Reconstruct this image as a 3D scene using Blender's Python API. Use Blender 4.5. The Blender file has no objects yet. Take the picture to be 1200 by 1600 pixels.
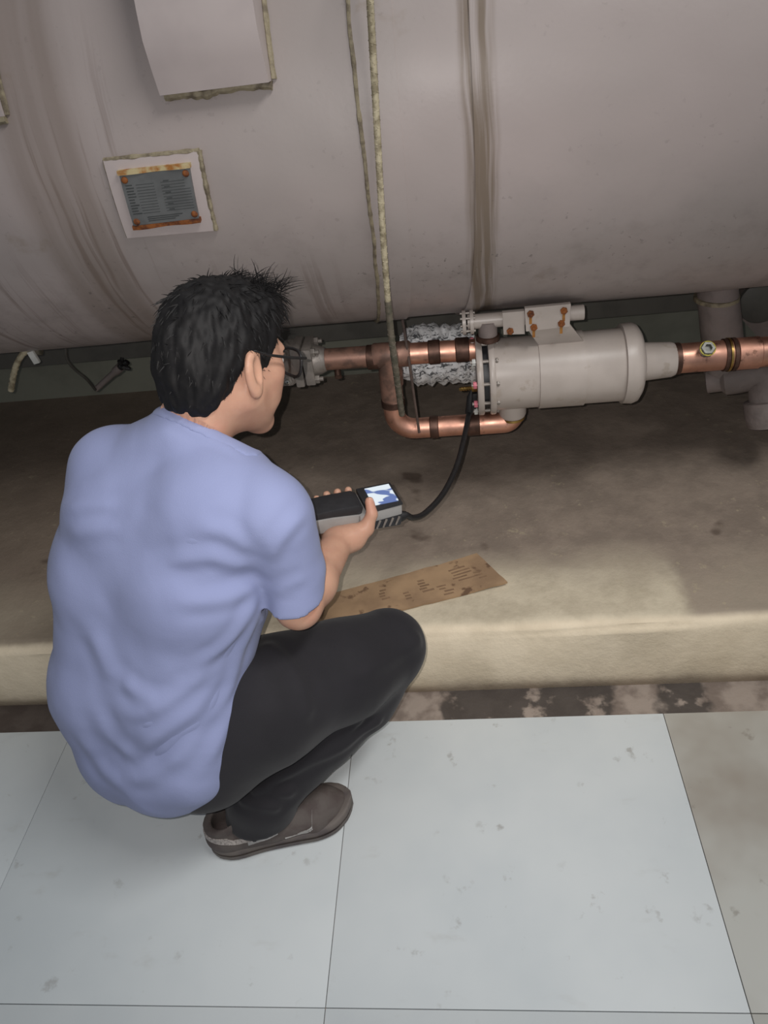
import bpy, bmesh, math, random
import numpy as np
from mathutils import Vector, Matrix, noise
from mathutils.bvhtree import BVHTree

random.seed(7); np.random.seed(7)
S = bpy.context.scene
COL = S.collection
V = Vector

# ------------------------------------------------------------------ camera
F = 1200.0; H = 1.45
YAW = math.radians(7.9); PIT = math.radians(36.3); ROLL = math.radians(8.1)
fw = V((-math.sin(YAW)*math.cos(PIT), math.cos(YAW)*math.cos(PIT), -math.sin(PIT)))
r0 = V((math.cos(YAW), math.sin(YAW), 0)); u0 = r0.cross(fw)
rt = r0*math.cos(ROLL) - u0*math.sin(ROLL)
up = r0*math.sin(ROLL) + u0*math.cos(ROLL)
CAM = V((0, 0, H))
cd = bpy.data.cameras.new('camera'); co = bpy.data.objects.new('camera', cd); COL.objects.link(co)
m = Matrix((rt, up, -fw)).transposed().to_4x4(); m.translation = CAM
co.matrix_world = m
cd.sensor_fit = 'VERTICAL'; cd.sensor_height = 36.0; cd.lens = F/1600*36.0; cd.clip_start = 0.05
S.camera = co

# ------------------------------------------------------------------ world, lights, exposure
w = bpy.data.worlds.new('world'); S.world = w; w.use_nodes = True
bg = w.node_tree.nodes['Background']; bg.inputs[0].default_value = (0.80, 0.85, 0.90, 1); bg.inputs[1].default_value = 0.30  # even ambient fill added to lift the shade, no such source in the room

def light(name, kind, loc, target, energy, color, **kw):
    l = bpy.data.lights.new(name, kind); o = bpy.data.objects.new(name, l); COL.objects.link(o)
    o.location = loc; o.rotation_euler = (V(target)-V(loc)).to_track_quat('-Z', 'Y').to_euler()
    l.energy = energy; l.color = color
    for k, v in kw.items(): setattr(l, k, v)
    return o
# the plant room's tube lamp overhead, behind the photographer's right shoulder
light('ceiling_tube_lamp', 'AREA', (1.05, 0.25, 3.1), (0.1, 0.9, 0.0), 44, (1.0, 0.985, 0.96), shape='RECTANGLE', size=1.3, size_y=0.35)
# the phone's own flash beside its lens
light('phone_flash', 'SPOT', CAM - rt*0.022 + up*0.012, CAM - rt*0.022 + up*0.012 + fw, 47, (1.0, 0.95, 0.92), spot_size=math.radians(90), spot_blend=1.0, shadow_soft_size=0.003)
S.view_settings.view_transform = 'Standard'; S.view_settings.look = 'None'
S.view_settings.gamma = 1.0; S.view_settings.use_curve_mapping = False
S.view_settings.exposure = -0.08

# ------------------------------------------------------------------ helpers: measuring
def ray(px, py): return fw + rt*((px-600)/F) - up*((py-800)/F)
def atd(px, py, t): return CAM + ray(px, py)*t
def aty(px, py, y): d = ray(px, py); return CAM + d*(y/d.y)
def atz(px, py, z): d = ray(px, py); return CAM + d*((z-H)/d.z)
TR, TY, TZ = 0.5, 1.913, 1.2          # tank radius and axis
def tank_hit(px, py, off=0.0):
    d = ray(px, py); R = TR+off; oy = -TY; oz = H-TZ
    a = d.y**2+d.z**2; b = 2*(oy*d.y+oz*d.z); c = oy*oy+oz*oz-R*R
    D = max(0.0, b*b-4*a*c)
    return CAM + d*((-b-math.sqrt(D))/2/a)
def tank_pt(x, ang, off=0.0):        # ang: 0 = facing the camera side, positive = downwards
    return V((x, TY-(TR+off)*math.cos(ang), TZ-(TR+off)*math.sin(ang)))

# ------------------------------------------------------------------ helpers: meshes
class MB:
    def __init__(s): s.v = []; s.f = []
    def add(s, vs, fs):
        n = len(s.v); s.v += [V(p) for p in vs]; s.f += [tuple(i+n for i in f) for f in fs]
    def box(s, c, sx, sy, sz, ax=None, bev=0.0):
        """box with half sizes along axes ax=(X,Y,Z); bev chamfers the edges"""
        ax = ax or (V((1,0,0)), V((0,1,0)), V((0,0,1)))
        bm = bmesh.new(); bmesh.ops.create_cube(bm, size=2)
        for v in bm.verts: v.co = V((v.co.x*sx, v.co.y*sy, v.co.z*sz))
        if bev > 0: bmesh.ops.bevel(bm, geom=bm.edges[:], offset=bev, segments=2, affect='EDGES', profile=0.6)
        s.bm(bm, lambda p: V(c)+ax[0]*p.x+ax[1]*p.y+ax[2]*p.z)
    def prism(s, prof, c, ax, hw, bev=0.0):
        """profile points (a,b) along ax[0], ax[1], extruded +-hw along ax[2]"""
        bm = bmesh.new(); n = len(prof)
        lo = [bm.verts.new((a, b, -hw)) for a, b in prof]; hi = [bm.verts.new((a, b, hw)) for a, b in prof]
        bm.faces.new(lo[::-1]); bm.faces.new(hi)
        for i in range(n): bm.faces.new((lo[i], lo[(i+1) % n], hi[(i+1) % n], hi[i]))
        bmesh.ops.recalc_face_normals(bm, faces=bm.faces[:])
        if bev > 0: bmesh.ops.bevel(bm, geom=bm.edges[:], offset=bev, segments=2, affect='EDGES', profile=0.6)
        s.bm(bm, lambda p: V(c)+ax[0]*p.x+ax[1]*p.y+ax[2]*p.z)
    def bm(s, bm, fn):
        bm.verts.index_update(); bm.verts.ensure_lookup_table()
        s.add([fn(v.co) for v in bm.verts], [[v.index for v in f.verts] for f in bm.faces]); bm.free()
    def tube(s, pts, r, seg=16, cap=True, flat=None):
        pts = [V(p) for p in pts]; n = len(pts)
        rs = list(r) if hasattr(r, '__len__') else [r]*n
        T = []
        for i in range(n):
            d = V((0,0,0))
            if i+1 < n: d += (pts[i+1]-pts[i]).normalized() if (pts[i+1]-pts[i]).length > 1e-7 else V((0,0,0))
            if i > 0: d += (pts[i]-pts[i-1]).normalized() if (pts[i]-pts[i-1]).length > 1e-7 else V((0,0,0))
            T.append(d.normalized() if d.length > 1e-9 else (T[-1] if T else V((0,0,1))))
        N = T[0].orthogonal().normalized(); vs = []; fs = []
        for i in range(n):
            N = (N - T[i]*N.dot(T[i])).normalized(); B = T[i].cross(N)
            for k in range(seg):
                a = 2*math.pi*k/seg; vs.append(pts[i]+(N*math.cos(a)+B*math.sin(a))*rs[i])
        for i in range(n-1):
            for k in range(seg):
                k2 = (k+1) % seg; fs.append((i*seg+k, i*seg+k2, (i+1)*seg+k2, (i+1)*seg+k))
        if cap:
            fs.append(tuple(range(seg))[::-1]); fs.append(tuple((n-1)*seg+k for k in range(seg)))
        s.add(vs, fs)
    def lathe(s, p, d, prof, seg=40, cap=True):
        """prof = [(distance along d, radius)...]"""
        d = V(d).normalized(); N = d.orthogonal().normalized(); B = d.cross(N); vs = []; fs = []; n = len(prof)
        for (t, r) in prof:
            for k in range(seg):
                a = 2*math.pi*k/seg; vs.append(V(p)+d*t+(N*math.cos(a)+B*math.sin(a))*r)
        for i in range(n-1):
            for k in range(seg):
                k2 = (k+1) % seg; fs.append((i*seg+k, i*seg+k2, (i+1)*seg+k2, (i+1)*seg+k))
        if cap:
            fs.append(tuple(range(seg))[::-1]); fs.append(tuple((n-1)*seg+k for k in range(seg)))
        s.add(vs, fs)
    def grid(s, nu, nv, fn, back=None):
        """sheet fn(u,v) in 0..1; back(u,v) gives it a second side and rim"""
        vs = [fn(i/nu, j/nv) for i in range(nu+1) for j in range(nv+1)]
        ix = lambda i, j: i*(nv+1)+j
        fs = [(ix(i,j), ix(i+1,j), ix(i+1,j+1), ix(i,j+1)) for i in range(nu) for j in range(nv)]
        if back:
            n = len(vs); vs += [back(i/nu, j/nv) for i in range(nu+1) for j in range(nv+1)]
            fs += [tuple(n+k for k in f[::-1]) for f in fs]
            rim = [(i,0) for i in range(nu)]+[(nu,j) for j in range(nv)]+[(nu-i,nv) for i in range(nu)]+[(0,nv-j) for j in range(nv)]
            for a in range(len(rim)):
                p, q = ix(*rim[a]), ix(*rim[(a+1) % len(rim)]); fs.append((q, p, p+n, q+n))
        s.add(vs, fs)
    def hexnut(s, p, d, r, h, hole=0.0):
        s.lathe(p, d, [(0, r*0.94), (h*0.12, r), (h*0.88, r), (h, r*0.94)], seg=6)
    def obj(s, name, mat, parent=None, smooth=0.7, fix=True):
        me = bpy.data.meshes.new(name)
        base = WL.get(parent.name, V((0,0,0))) if parent else V((0,0,0))
        me.from_pydata([tuple(p-base) for p in s.v], [], s.f)
        if fix:
            bm = bmesh.new(); bm.from_mesh(me); bmesh.ops.recalc_face_normals(bm, faces=bm.faces[:]); bm.to_mesh(me); bm.free()
        if smooth:
            me.polygons.foreach_set('use_smooth', [True]*len(me.polygons)); me.set_sharp_from_angle(angle=smooth)
        me.materials.append(mat)
        o = bpy.data.objects.new(name, me); COL.objects.link(o)
        if parent: o.parent = parent; WL[o.name] = base
        return o
WL = {}
def thing(name, label, cat, loc, group=None):
    o = bpy.data.objects.new(name, None); COL.objects.link(o); o.location = loc; o.empty_display_size = 0.05
    o['label'] = label; o['category'] = cat; WL[o.name] = V(loc)
    if group: o['group'] = group
    return o
def tag(o, label, cat, group=None):
    o['label'] = label; o['category'] = cat
    if group: o['group'] = group
    me = o.data; lo = np.array([v.co[:] for v in me.vertices]); c = (lo.min(0)+lo.max(0))/2; c[2] = lo[:,2].min()
    me.transform(Matrix.Translation(-V(c))); o.location = V(c); WL[o.name] = V(c)
    return o
def struct(o): o['kind'] = 'structure'; return o
def fillet(pts, r, n=8):
    pts = [V(p) for p in pts]; rr = r if hasattr(r, '__len__') else [r]*len(pts); out = [pts[0]]
    for i in range(1, len(pts)-1):
        a = (pts[i-1]-pts[i]); b = (pts[i+1]-pts[i]); la, lb = a.length, b.length; a.normalize(); b.normalize()
        th = a.angle(b); d = min(rr[i]/math.tan(th/2), la*0.49, lb*0.49); rad = d*math.tan(th/2)
        c = pts[i]+(a+b).normalized()*(rad/math.sin(th/2)); p = pts[i]+a*d-c; q = pts[i]+b*d-c
        for k in range(n+1):
            t = k/n; out.append(c+p.normalized().slerp(q.normalized(), t)*rad)
    out.append(pts[-1]); return out
def bez(p0, p1, p2, p3, n=24):
    return [p0*(1-t)**3+p1*3*t*(1-t)**2+p2*3*t*t*(1-t)+p3*t**3 for t in (i/n for i in range(n+1))]
def spline(pts, n=8):
    """Catmull-Rom through the points"""
    P = [V(p) for p in pts]; P = [P[0]*2-P[1]]+P+[P[-1]*2-P[-2]]; out = []
    for i in range(1, len(P)-2):
        for k in range(n):
            t = k/n; a, b, c, d = P[i-1:i+3]
            out.append(0.5*((2*b)+(c-a)*t+(2*a-5*b+4*c-d)*t*t+(3*b-a-3*c+d)*t**3))
    out.append(P[-2]); return out

# ------------------------------------------------------------------ helpers: materials
def srgb(c): return tuple((x/12.92 if x <= 0.04045 else ((x+0.055)/1.055)**2.4) for x in c)
class Mat:
    def __init__(s, name, rough=0.6, metal=0.0, spec=0.5):
        s.m = bpy.data.materials.new(name); s.m.use_nodes = True; s.t = s.m.node_tree; s.b = s.t.nodes['Principled BSDF']
        s.b.inputs['Roughness'].default_value = rough; s.b.inputs['Metallic'].default_value = metal
        s.b.inputs['Specular IOR Level'].default_value = spec
        s.geo = s.t.nodes.new('ShaderNodeNewGeometry'); s.tc = s.t.nodes.new('ShaderNodeTexCoord')
        s.pos = s.geo.outputs['Position']; s.ob = s.tc.outputs['Object']
    def n(s, t, **kw):
        n = s.t.nodes.new(t)
        for k, v in kw.items(): setattr(n, k, v)
        return n
    def ln(s, a, b): s.t.links.new(a, b)
    def put(s, sock, v):
        if hasattr(v, 'is_linked') or isinstance(v, bpy.types.NodeSocket): s.ln(v, sock)
        else: sock.default_value = v
    def math(s, op, a, b=0.0, c=0.0, clamp=False):
        n = s.n('ShaderNodeMath', operation=op); n.use_clamp = clamp
        s.put(n.inputs[0], a); s.put(n.inputs[1], b); s.put(n.inputs[2], c); return n.outputs[0]
    def ramp(s, x, lo, hi, a=0.0, b=1.0):
        n = s.n('ShaderNodeMapRange', interpolation_type='SMOOTHSTEP')
        s.put(n.inputs['Value'], x)
        for k, v in (('From Min', lo), ('From Max', hi), ('To Min', a), ('To Max', b)): n.inputs[k].default_value = v
        return n.outputs['Result']
    def noise(s, vec, scale, detail=4.0, rough=0.55, sc=None, loc=(0,0,0), dist=0.0):
        mp = s.n('ShaderNodeMapping'); s.ln(vec, mp.inputs['Vector'])
        mp.inputs['Scale'].default_value = sc or (1,1,1); mp.inputs['Location'].default_value = loc
        n = s.n('ShaderNodeTexNoise'); s.ln(mp.outputs[0], n.inputs['Vector'])
        n.inputs['Scale'].default_value = scale; n.inputs['Detail'].default_value = detail; n.inputs['Roughness'].default_value = rough
        n.inputs['Distortion'].default_value = dist
        return n.outputs['Fac']
    def mix(s, f, a, b):
        n = s.n('ShaderNodeMix', data_type='RGBA')
        s.put(n.inputs[0], f)
        for k, v in ((6, a), (7, b)):
            s.put(n.inputs[k], (*v, 1) if isinstance(v, tuple) and len(v) == 3 else v)
        return n.outputs[2]
    def sep(s, v):
        n = s.n('ShaderNodeSeparateXYZ'); s.ln(v, n.inputs[0]); return n.outputs
    def comb(s, x, y, z):
        n = s.n('ShaderNodeCombineXYZ')
        for i, q in enumerate((x, y, z)): s.put(n.inputs[i], q)
        return n.outputs[0]
    def color(s, c): s.put(s.b.inputs['Base Color'], (*c, 1) if isinstance(c, tuple) and len(c) == 3 else c); return s
    def bump(s, h, strength=0.3, dist=0.01):
        n = s.n('ShaderNodeBump'); n.inputs['Strength'].default_value = strength; n.inputs['Distance'].default_value = dist
        s.ln(h, n.inputs['Height']); s.ln(n.outputs[0], s.b.inputs['Normal']); return s
def mottled(name, a, b, scale=20, rough=0.6, metal=0.0, lo=0.4, hi=0.65, bump=0.1, bscale=80, bdist=0.002, spec=0.5, c=None):
    M = Mat(name, rough, metal, spec); a = srgb(a); b = srgb(b)
    col = M.mix(M.ramp(M.noise(M.pos, scale), lo, hi), a, b)
    if c: col = M.mix(M.ramp(M.noise(M.pos, scale*2.3, loc=(3,5,7)), 0.6, 0.68), col, srgb(c))
    M.color(col)
    if bump: M.bump(M.noise(M.pos, bscale, 5), bump, bdist)
    return M.m

# tank cladding: pinkish grey paint, drips following the curve, mould specks low down
def tank_material():
    M = Mat('tank_cladding_paint', 0.42, 0.0, 0.4)
    x, y, z = M.sep(M.pos)[:3]
    ang = M.math('ARCTAN2', M.math('SUBTRACT', TZ, z), M.math('SUBTRACT', TY, y))
    cyl = M.comb(x, M.math('MULTIPLY', ang, TR), 0.0)
    col = M.mix(M.ramp(M.noise(M.pos, 2.2, 3), 0.35, 0.7), srgb((0.645,0.60,0.588)), srgb((0.61,0.575,0.562)))
    wob = M.math('MULTIPLY_ADD', M.noise(cyl, 5, 2), 0.018, -0.009)
    xw = M.math('ADD', x, wob)
    def drips(xc, hw, a0, a1, strength, seed, tone, cut=(0.5, 0.66), freq=60):
        nonlocal col
        band = M.math('MULTIPLY', M.ramp(M.math('ABSOLUTE', M.math('SUBTRACT', xw, xc)), hw, hw*0.45), M.ramp(ang, a0, a1))
        st = M.ramp(M.noise(M.comb(xw, M.math('MULTIPLY', ang, 0.5), 0.0), freq, 3, 0.6, sc=(1, 0.03, 1), loc=(seed, 0, 0)), *cut)
        col = M.mix(M.math('MULTIPLY', M.math('MULTIPLY', band, st), min(1.0, strength*1.25)), col, srgb(tone))
    drips(-0.655, 0.13, -0.55, 0.1, 0.5, 1.3, (0.45,0.39,0.36), (0.52, 0.66), 60)
    drips(-0.95, 0.16, 0.2, 0.6, 0.5, 4.1, (0.42,0.36,0.33), (0.5, 0.64), 60)
    drips(-0.36, 0.16, 0.35, 0.6, 0.32, 7.7, (0.42,0.36,0.33), (0.55, 0.65), 40)
    drips(0.055, 0.035, -0.6, -0.3, 0.75, 2.2, (0.44,0.385,0.33), (0.33, 0.55), 60)
    drips(0.62, 0.3, 0.2, 0.6, 0.25, 9.2, (0.42,0.38,0.36), (0.52, 0.7), 22)
    drips(-0.70, 0.10, -0.9, -0.6, 0.4, 6.6, (0.42,0.36,0.31), (0.2, 0.6), 14)
    # brown smears
    sm = M.ramp(M.noise(cyl, 6, 5, 0.6, loc=(2.2, 0.4, 0)), 0.66, 0.76)
    col = M.mix(M.math('MULTIPLY', sm, 0.42), col, srgb((0.50,0.44,0.37)))
    # mould and grime, thickest towards the underside
    low = M.ramp(ang, 0.05, 0.75)
    sp = M.ramp(M.noise(cyl, 70, 3, 0.6), 0.62, 0.68)
    cl = M.ramp(M.noise(cyl, 9, 4, 0.6, loc=(5,1,0)), 0.45, 0.62)
    col = M.mix(M.math('MULTIPLY', M.math('MULTIPLY', sp, cl), M.math('MULTIPLY_ADD', low, 0.5, 0.12)), col, srgb((0.25,0.24,0.23)))
    gr = M.ramp(M.noise(cyl, 14, 6, 0.7, loc=(1,8,0)), 0.45, 0.75)
    col = M.mix(M.math('MULTIPLY', M.math('MULTIPLY', gr, low), 0.45), col, srgb((0.46,0.43,0.41)))
    M.color(col)
    M.bump(M.math('ADD', M.noise(cyl, 3.2, 2), M.math('MULTIPLY', M.noise(cyl, 90, 3), 0.02)), 0.35, 0.03)
    return M.m
def floor_dirt_material():
    M = Mat('dirty_floor_strip', 0.7)
    x = M.sep(M.pos)[0]
    col = M.mix(M.ramp(M.noise(M.pos, 14, 5), 0.4, 0.6), srgb((0.60,0.55,0.51)), srgb((0.47,0.42,0.385)))
    xw = M.math('ADD', x, M.math('MULTIPLY_ADD', M.noise(M.pos, 16, 4), 0.10, -0.05))
    win = lambda a, b: M.math('MULTIPLY', M.ramp(xw, a-0.012, a+0.012), M.ramp(xw, b+0.012, b-0.012))
    wet = M.math('MULTIPLY', M.math('ADD', win(-0.085, 0.305), win(0.405, 0.515)), M.ramp(M.noise(M.pos, 13, 4, 0.6), 0.36, 0.46))
    col = M.mix(M.math('MULTIPLY', wet, 0.9), col, srgb((0.25,0.225,0.21)))
    left = M.ramp(x, -0.3, -0.75)
    col = M.mix(M.math('MULTIPLY', left, 0.8), col, srgb((0.24,0.20,0.185)))
    M.color(col); M.bump(M.noise(M.pos, 60, 5), 0.4, 0.004)
    return M.m
def plinth_material():
    M = Mat('plinth_concrete', 0.75, 0, 0.3)
    x, y, z = M.sep(M.pos)[:3]
    n1 = M.noise(M.pos, 3.0, 5, 0.6); n2 = M.noise(M.pos, 11, 5, 0.65); n3 = M.noise(M.pos, 30, 4, 0.7)
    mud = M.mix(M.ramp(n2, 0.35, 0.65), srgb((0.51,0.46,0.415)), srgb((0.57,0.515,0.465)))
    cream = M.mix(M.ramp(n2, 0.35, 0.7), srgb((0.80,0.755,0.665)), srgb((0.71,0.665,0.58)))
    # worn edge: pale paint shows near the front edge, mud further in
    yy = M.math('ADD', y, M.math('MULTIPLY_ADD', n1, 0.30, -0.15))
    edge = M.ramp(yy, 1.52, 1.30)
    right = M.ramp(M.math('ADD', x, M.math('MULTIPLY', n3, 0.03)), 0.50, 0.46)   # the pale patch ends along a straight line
    leftm = M.ramp(x, -0.85, -0.35); mud = M.mix(M.math('MULTIPLY_ADD', M.ramp(x, -0.4, -1.0), 0.55, 0.0), mud, srgb((0.42,0.365,0.31)))  # left end: cast shade and light falloff painted into the mud colour
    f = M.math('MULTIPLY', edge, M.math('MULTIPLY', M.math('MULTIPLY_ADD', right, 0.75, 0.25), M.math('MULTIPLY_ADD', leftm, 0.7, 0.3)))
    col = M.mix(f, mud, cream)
    # scraped paint flakes and brown blots
    fl = M.math('MULTIPLY', M.ramp(n3, 0.60, 0.68), M.ramp(n1, 0.45, 0.6))
    col = M.mix(M.math('MULTIPLY', fl, 0.55), col, srgb((0.68,0.63,0.53)))
    bl = M.ramp(M.noise(M.pos, 5.5, 3, 0.55, loc=(1.7,0.2,0)), 0.66, 0.72)
    col = M.mix(M.math('MULTIPLY', bl, 0.65), col, srgb((0.30,0.245,0.21)))
    # kerb face: cream paint, grime along the foot
    face = M.mix(M.ramp(M.noise(M.pos, 8, 5), 0.35, 0.7), srgb((0.90,0.84,0.74)), srgb((0.83,0.77,0.67)))
    foot = M.ramp(M.math('ADD', z, M.math('MULTIPLY_ADD', n2, 0.05, -0.025)), 0.055, 0.0)
    face = M.mix(M.math('MULTIPLY', foot, 0.7), face, srgb((0.42,0.35,0.29)))
    fy = M.ramp(M.math('ADD', y, M.math('MULTIPLY_ADD', n2, 0.012, -0.006)), 1.242, 1.224)
    M.color(M.mix(fy, col, face))
    M.bump(M.math('ADD', n2, M.math('MULTIPLY', n3, 0.6)), 0.45, 0.008)
    return M.m
def mat_material(name, a, b, dirt):
    M = Mat(name, 0.42, 0, 0.45)
    col = M.mix(M.ramp(M.noise(M.pos, 2.5, 4), 0.35, 0.7), srgb(a), srgb(b))
    d = M.math('MULTIPLY', M.ramp(M.noise(M.pos, 18, 4, 0.6), 0.62, 0.72), M.ramp(M.noise(M.pos, 3.3, 3, loc=(4,4,0)), 0.42, 0.6))
    col = M.mix(M.math('MULTIPLY', d, dirt), col, srgb((0.50,0.47,0.43)))
    sm = M.ramp(M.noise(M.pos, 6, 4, 0.6, sc=(1,2,1), loc=(1,2,3)), 0.6, 0.8)
    col = M.mix(M.math('MULTIPLY', sm, dirt*0.6), col, srgb((0.60,0.57,0.52)))
    M.color(col); M.bump(M.noise(M.pos, 4, 3), 0.1, 0.01)
    return M.m
def copper_material():
    M = Mat('worn_copper', 0.36, 1.0)
    col = M.mix(M.ramp(M.noise(M.pos, 14, 4), 0.35, 0.7), srgb((0.90,0.69,0.60)), srgb((0.76,0.58,0.51)))
    tn = M.ramp(M.noise(M.pos, 26, 5, 0.65, loc=(2,1,0)), 0.58, 0.68)
    col = M.mix(M.math('MULTIPLY', tn, 0.7), col, srgb((0.42,0.31,0.26)))
    M.color(col); M.put(M.b.inputs['Roughness'], M.ramp(M.noise(M.pos, 20, 4), 0.3, 0.7, 0.38, 0.58))
    M.bump(M.noise(M.pos, 120, 3), 0.08, 0.001)
    return M.m
def fabric(name, a, b, scale, rough=0.85):
    M = Mat(name, rough, 0, 0.2)
    M.color(M.mix(M.ramp(M.noise(M.pos, scale, 3), 0.35, 0.65), srgb(a), srgb(b)))
    M.b.inputs['Sheen Weight'].default_value = 0.08
    M.bump(M.math('ADD', M.noise(M.pos, 650, 2), M.math('MULTIPLY', M.noise(M.pos, 18, 3), 2.0)), 0.15, 0.003)
    return M.m
def skin_material():
    M = Mat('skin', 0.5, 0, 0.35)
    col = M.mix(M.ramp(M.noise(M.pos, 30, 4), 0.35, 0.65), srgb((0.75,0.585,0.495)), srgb((0.72,0.55,0.465)))
    col = M.mix(M.math('MULTIPLY', M.ramp(M.noise(M.pos, 11, 3, loc=(9,1,2)), 0.5, 0.7), 0.35), col, srgb((0.80,0.55,0.48)))
    M.color(col)
    M.b.inputs['Subsurface Weight'].default_value = 0.08; M.b.inputs['Subsurface Radius'].default_value = (0.01, 0.004, 0.002)
    M.bump(M.noise(M.pos, 260, 3), 0.1, 0.001)
    return M.m
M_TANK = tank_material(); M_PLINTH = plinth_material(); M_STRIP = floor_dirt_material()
M_MAT = mat_material('pale_floor_panel', (0.815,0.835,0.84), (0.775,0.80,0.81), 0.5)
M_MATB = mat_material('soiled_floor_panel', (0.73,0.73,0.705), (0.60,0.57,0.53), 0.6)
M_COPPER = copper_material(); M_SKIN = skin_material()
M_CDARK = mottled('tarnished_copper', (0.33,0.25,0.215), (0.42,0.32,0.28), 40, 0.5, 0.8)
M_CBROWN = mottled('oxidised_copper', (0.60,0.46,0.40), (0.44,0.35,0.31), 30, 0.48, 0.5)
M_VESSEL = mottled('cream_vessel_paint', (0.70,0.66,0.63), (0.67,0.63,0.60), 12, 0.38, c=(0.65,0.605,0.565), bump=0.05)
M_SEAL = mottled('yellowed_sealant', (0.56,0.52,0.43), (0.40,0.36,0.30), 45, 0.6, bump=0.5, bscale=120, bdist=0.004)
M_BOXP = mottled('white_box_paint', (0.71,0.665,0.655), (0.685,0.64,0.632), 8, 0.4, bump=0.03, bscale=10)
M_RUST = mottled('rust', (0.52,0.30,0.12), (0.33,0.17,0.09), 70, 0.8, bump=0.4, bscale=200)
M_RUSTY = mottled('rust_streaked_strip', (0.72,0.66,0.50), (0.60,0.38,0.14), 45, 0.7)
M_PLATE = mottled('dull_metal_nameplate', (0.44,0.445,0.445), (0.385,0.39,0.39), 14, 0.45, 0.25)
M_INK = mottled('dark_etched_print', (0.24,0.25,0.25), (0.20,0.21,0.21), 40, 0.6)
M_CAST = mottled('grey_cast_steel', (0.56,0.53,0.505), (0.50,0.475,0.45), 40, 0.45, 0.3, bump=0.3, bscale=150, bdist=0.002)
M_STEEL = mottled('zinc_steel', (0.74,0.74,0.72), (0.60,0.60,0.58), 60, 0.28, 1.0)
M_ZINC = mottled('dull_zinc', (0.56,0.56,0.54), (0.46,0.46,0.44), 60, 0.5, 0.5)
M_RUN = mottled('rust_run', (0.62,0.43,0.20), (0.55,0.36,0.16), 60, 0.8)
M_BRASS = mottled('brass', (0.72,0.60,0.36), (0.60,0.48,0.28), 60, 0.35, 1.0)
M_GREYPIPE = mottled('grey_insulation_jacket', (0.50,0.455,0.44), (0.42,0.385,0.37), 9, 0.65, bump=0.5, bscale=14, bdist=0.012)
M_BEAM = mottled('dark_grey_beam', (0.33,0.325,0.305), (0.28,0.275,0.26), 8, 0.6)
M_WALL = mottled('green_grey_wall', (0.50,0.50,0.45), (0.44,0.44,0.395), 5, 0.8)
M_BLACK = mottled('black_rubber', (0.085,0.08,0.085), (0.11,0.105,0.11), 40, 0.5, bump=0.15)
M_BLACKH = mottled('black_handle_plastic', (0.145,0.145,0.155), (0.165,0.165,0.175), 40, 0.5)
M_SILVER = mottled('silver_grey_plastic', (0.60,0.59,0.58), (0.57,0.56,0.55), 30, 0.4, 0.1)
M_CARD = mottled('brown_cardboard', (0.66,0.545,0.42), (0.57,0.465,0.36), 9, 0.85, c=(0.43,0.33,0.25), bump=0.2)
M_CARDINK = mottled('brown_print', (0.49,0.39,0.30), (0.54,0.435,0.335), 60, 0.9)
M_SHIRT = fabric('periwinkle_cotton', (0.53,0.56,0.70), (0.515,0.545,0.685), 6)
M_TROUS = fabric('black_trouser_cloth', (0.16,0.155,0.168), (0.145,0.14,0.153), 8)
M_HAIR = mottled('black_hair', (0.07,0.066,0.07), (0.095,0.09,0.092), 60, 0.62, bump=0, spec=0.25)
M_SHOE = mottled('dark_grey_shoe_suede', (0.34,0.31,0.295), (0.300,0.26,0.25), 30, 0.75, bump=0.3, bscale=200)
M_SOLE = mottled('brown_grey_sole', (0.40,0.37,0.35), (0.33,0.30,0.300), 20, 0.7)
M_MESH = mottled('pale_grey_mesh', (0.66,0.63,0.61), (0.48,0.455,0.44), 300, 0.7)
M_PALE = mottled('pale_reflective_stripe', (0.66,0.65,0.64), (0.58,0.57,0.56), 60, 0.5)
M_HOSE = mottled('braided_hose_cream', (0.68,0.64,0.54), (0.50,0.46,0.37), 60, 0.6)
M_HOSE2 = mottled('braided_hose_dirty', (0.40,0.37,0.32), (0.31,0.300,0.25), 60, 0.65)
M_WHITEP = mottled('white_plastic', (0.80,0.80,0.78), (0.72,0.72,0.70), 30, 0.4)
M_CABLE = mottled('dark_cable', (0.24,0.23,0.21), (0.29,0.28,0.26), 30, 0.6)
M_TIE = mottled('rusty_wire', (0.34,0.28,0.25), (0.27,0.22,0.2), 60, 0.7)
M_PINKP = mottled('pink_paint_marker', (0.80,0.45,0.50), (0.75,0.40,0.46), 60, 0.6)
def foil_material():
    M = Mat('crumpled_foil', 0.35, 0.0)
    n = M.noise(M.pos, 45, 6, 0.75, sc=(0.7,2.2,2.2), dist=0.6)
    M.color(M.mix(M.ramp(n, 0.50, 0.58), srgb((0.98,0.985,0.99)), srgb((0.36,0.37,0.38))))
    M.bump(n, 0.5, 0.006); return M.m
M_FOIL = foil_material()
def glass_material(name, rough=0.02):
    M = Mat(name, rough); M.b.inputs['Transmission Weight'].default_value = 1.0; M.b.inputs['IOR'].default_value = 1.45; M.color((0.95,0.95,0.95)); return M.m
M_GLASS = glass_material('spectacle_glass')
def screen_material():
    M = Mat('lit_screen', 0.25)
    x = M.sep(M.ob); n = M.ramp(M.noise(M.pos, 26, 1, 0.4, sc=(1,2.2,2.2), loc=(0.4,0.9,0.2)), 0.40, 0.45)
    c = M.mix(n, srgb((0.42,0.50,0.72)), srgb((0.93,0.97,1.0)))
    M.color(srgb((0.05,0.05,0.06))); M.ln(c, M.b.inputs['Emission Color']); M.b.inputs['Emission Strength'].default_value = 0.95
    return M.m
M_SCREEN = screen_material()
def plain(name, c, rough=0.5, spec=0.5):
    M = Mat(name, rough, 0, spec); M.color(M.mix(M.ramp(M.noise(M.pos, 90, 2), 0.3, 0.7), srgb(c), srgb(tuple(k*0.93 for k in c)))); return M.m
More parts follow.
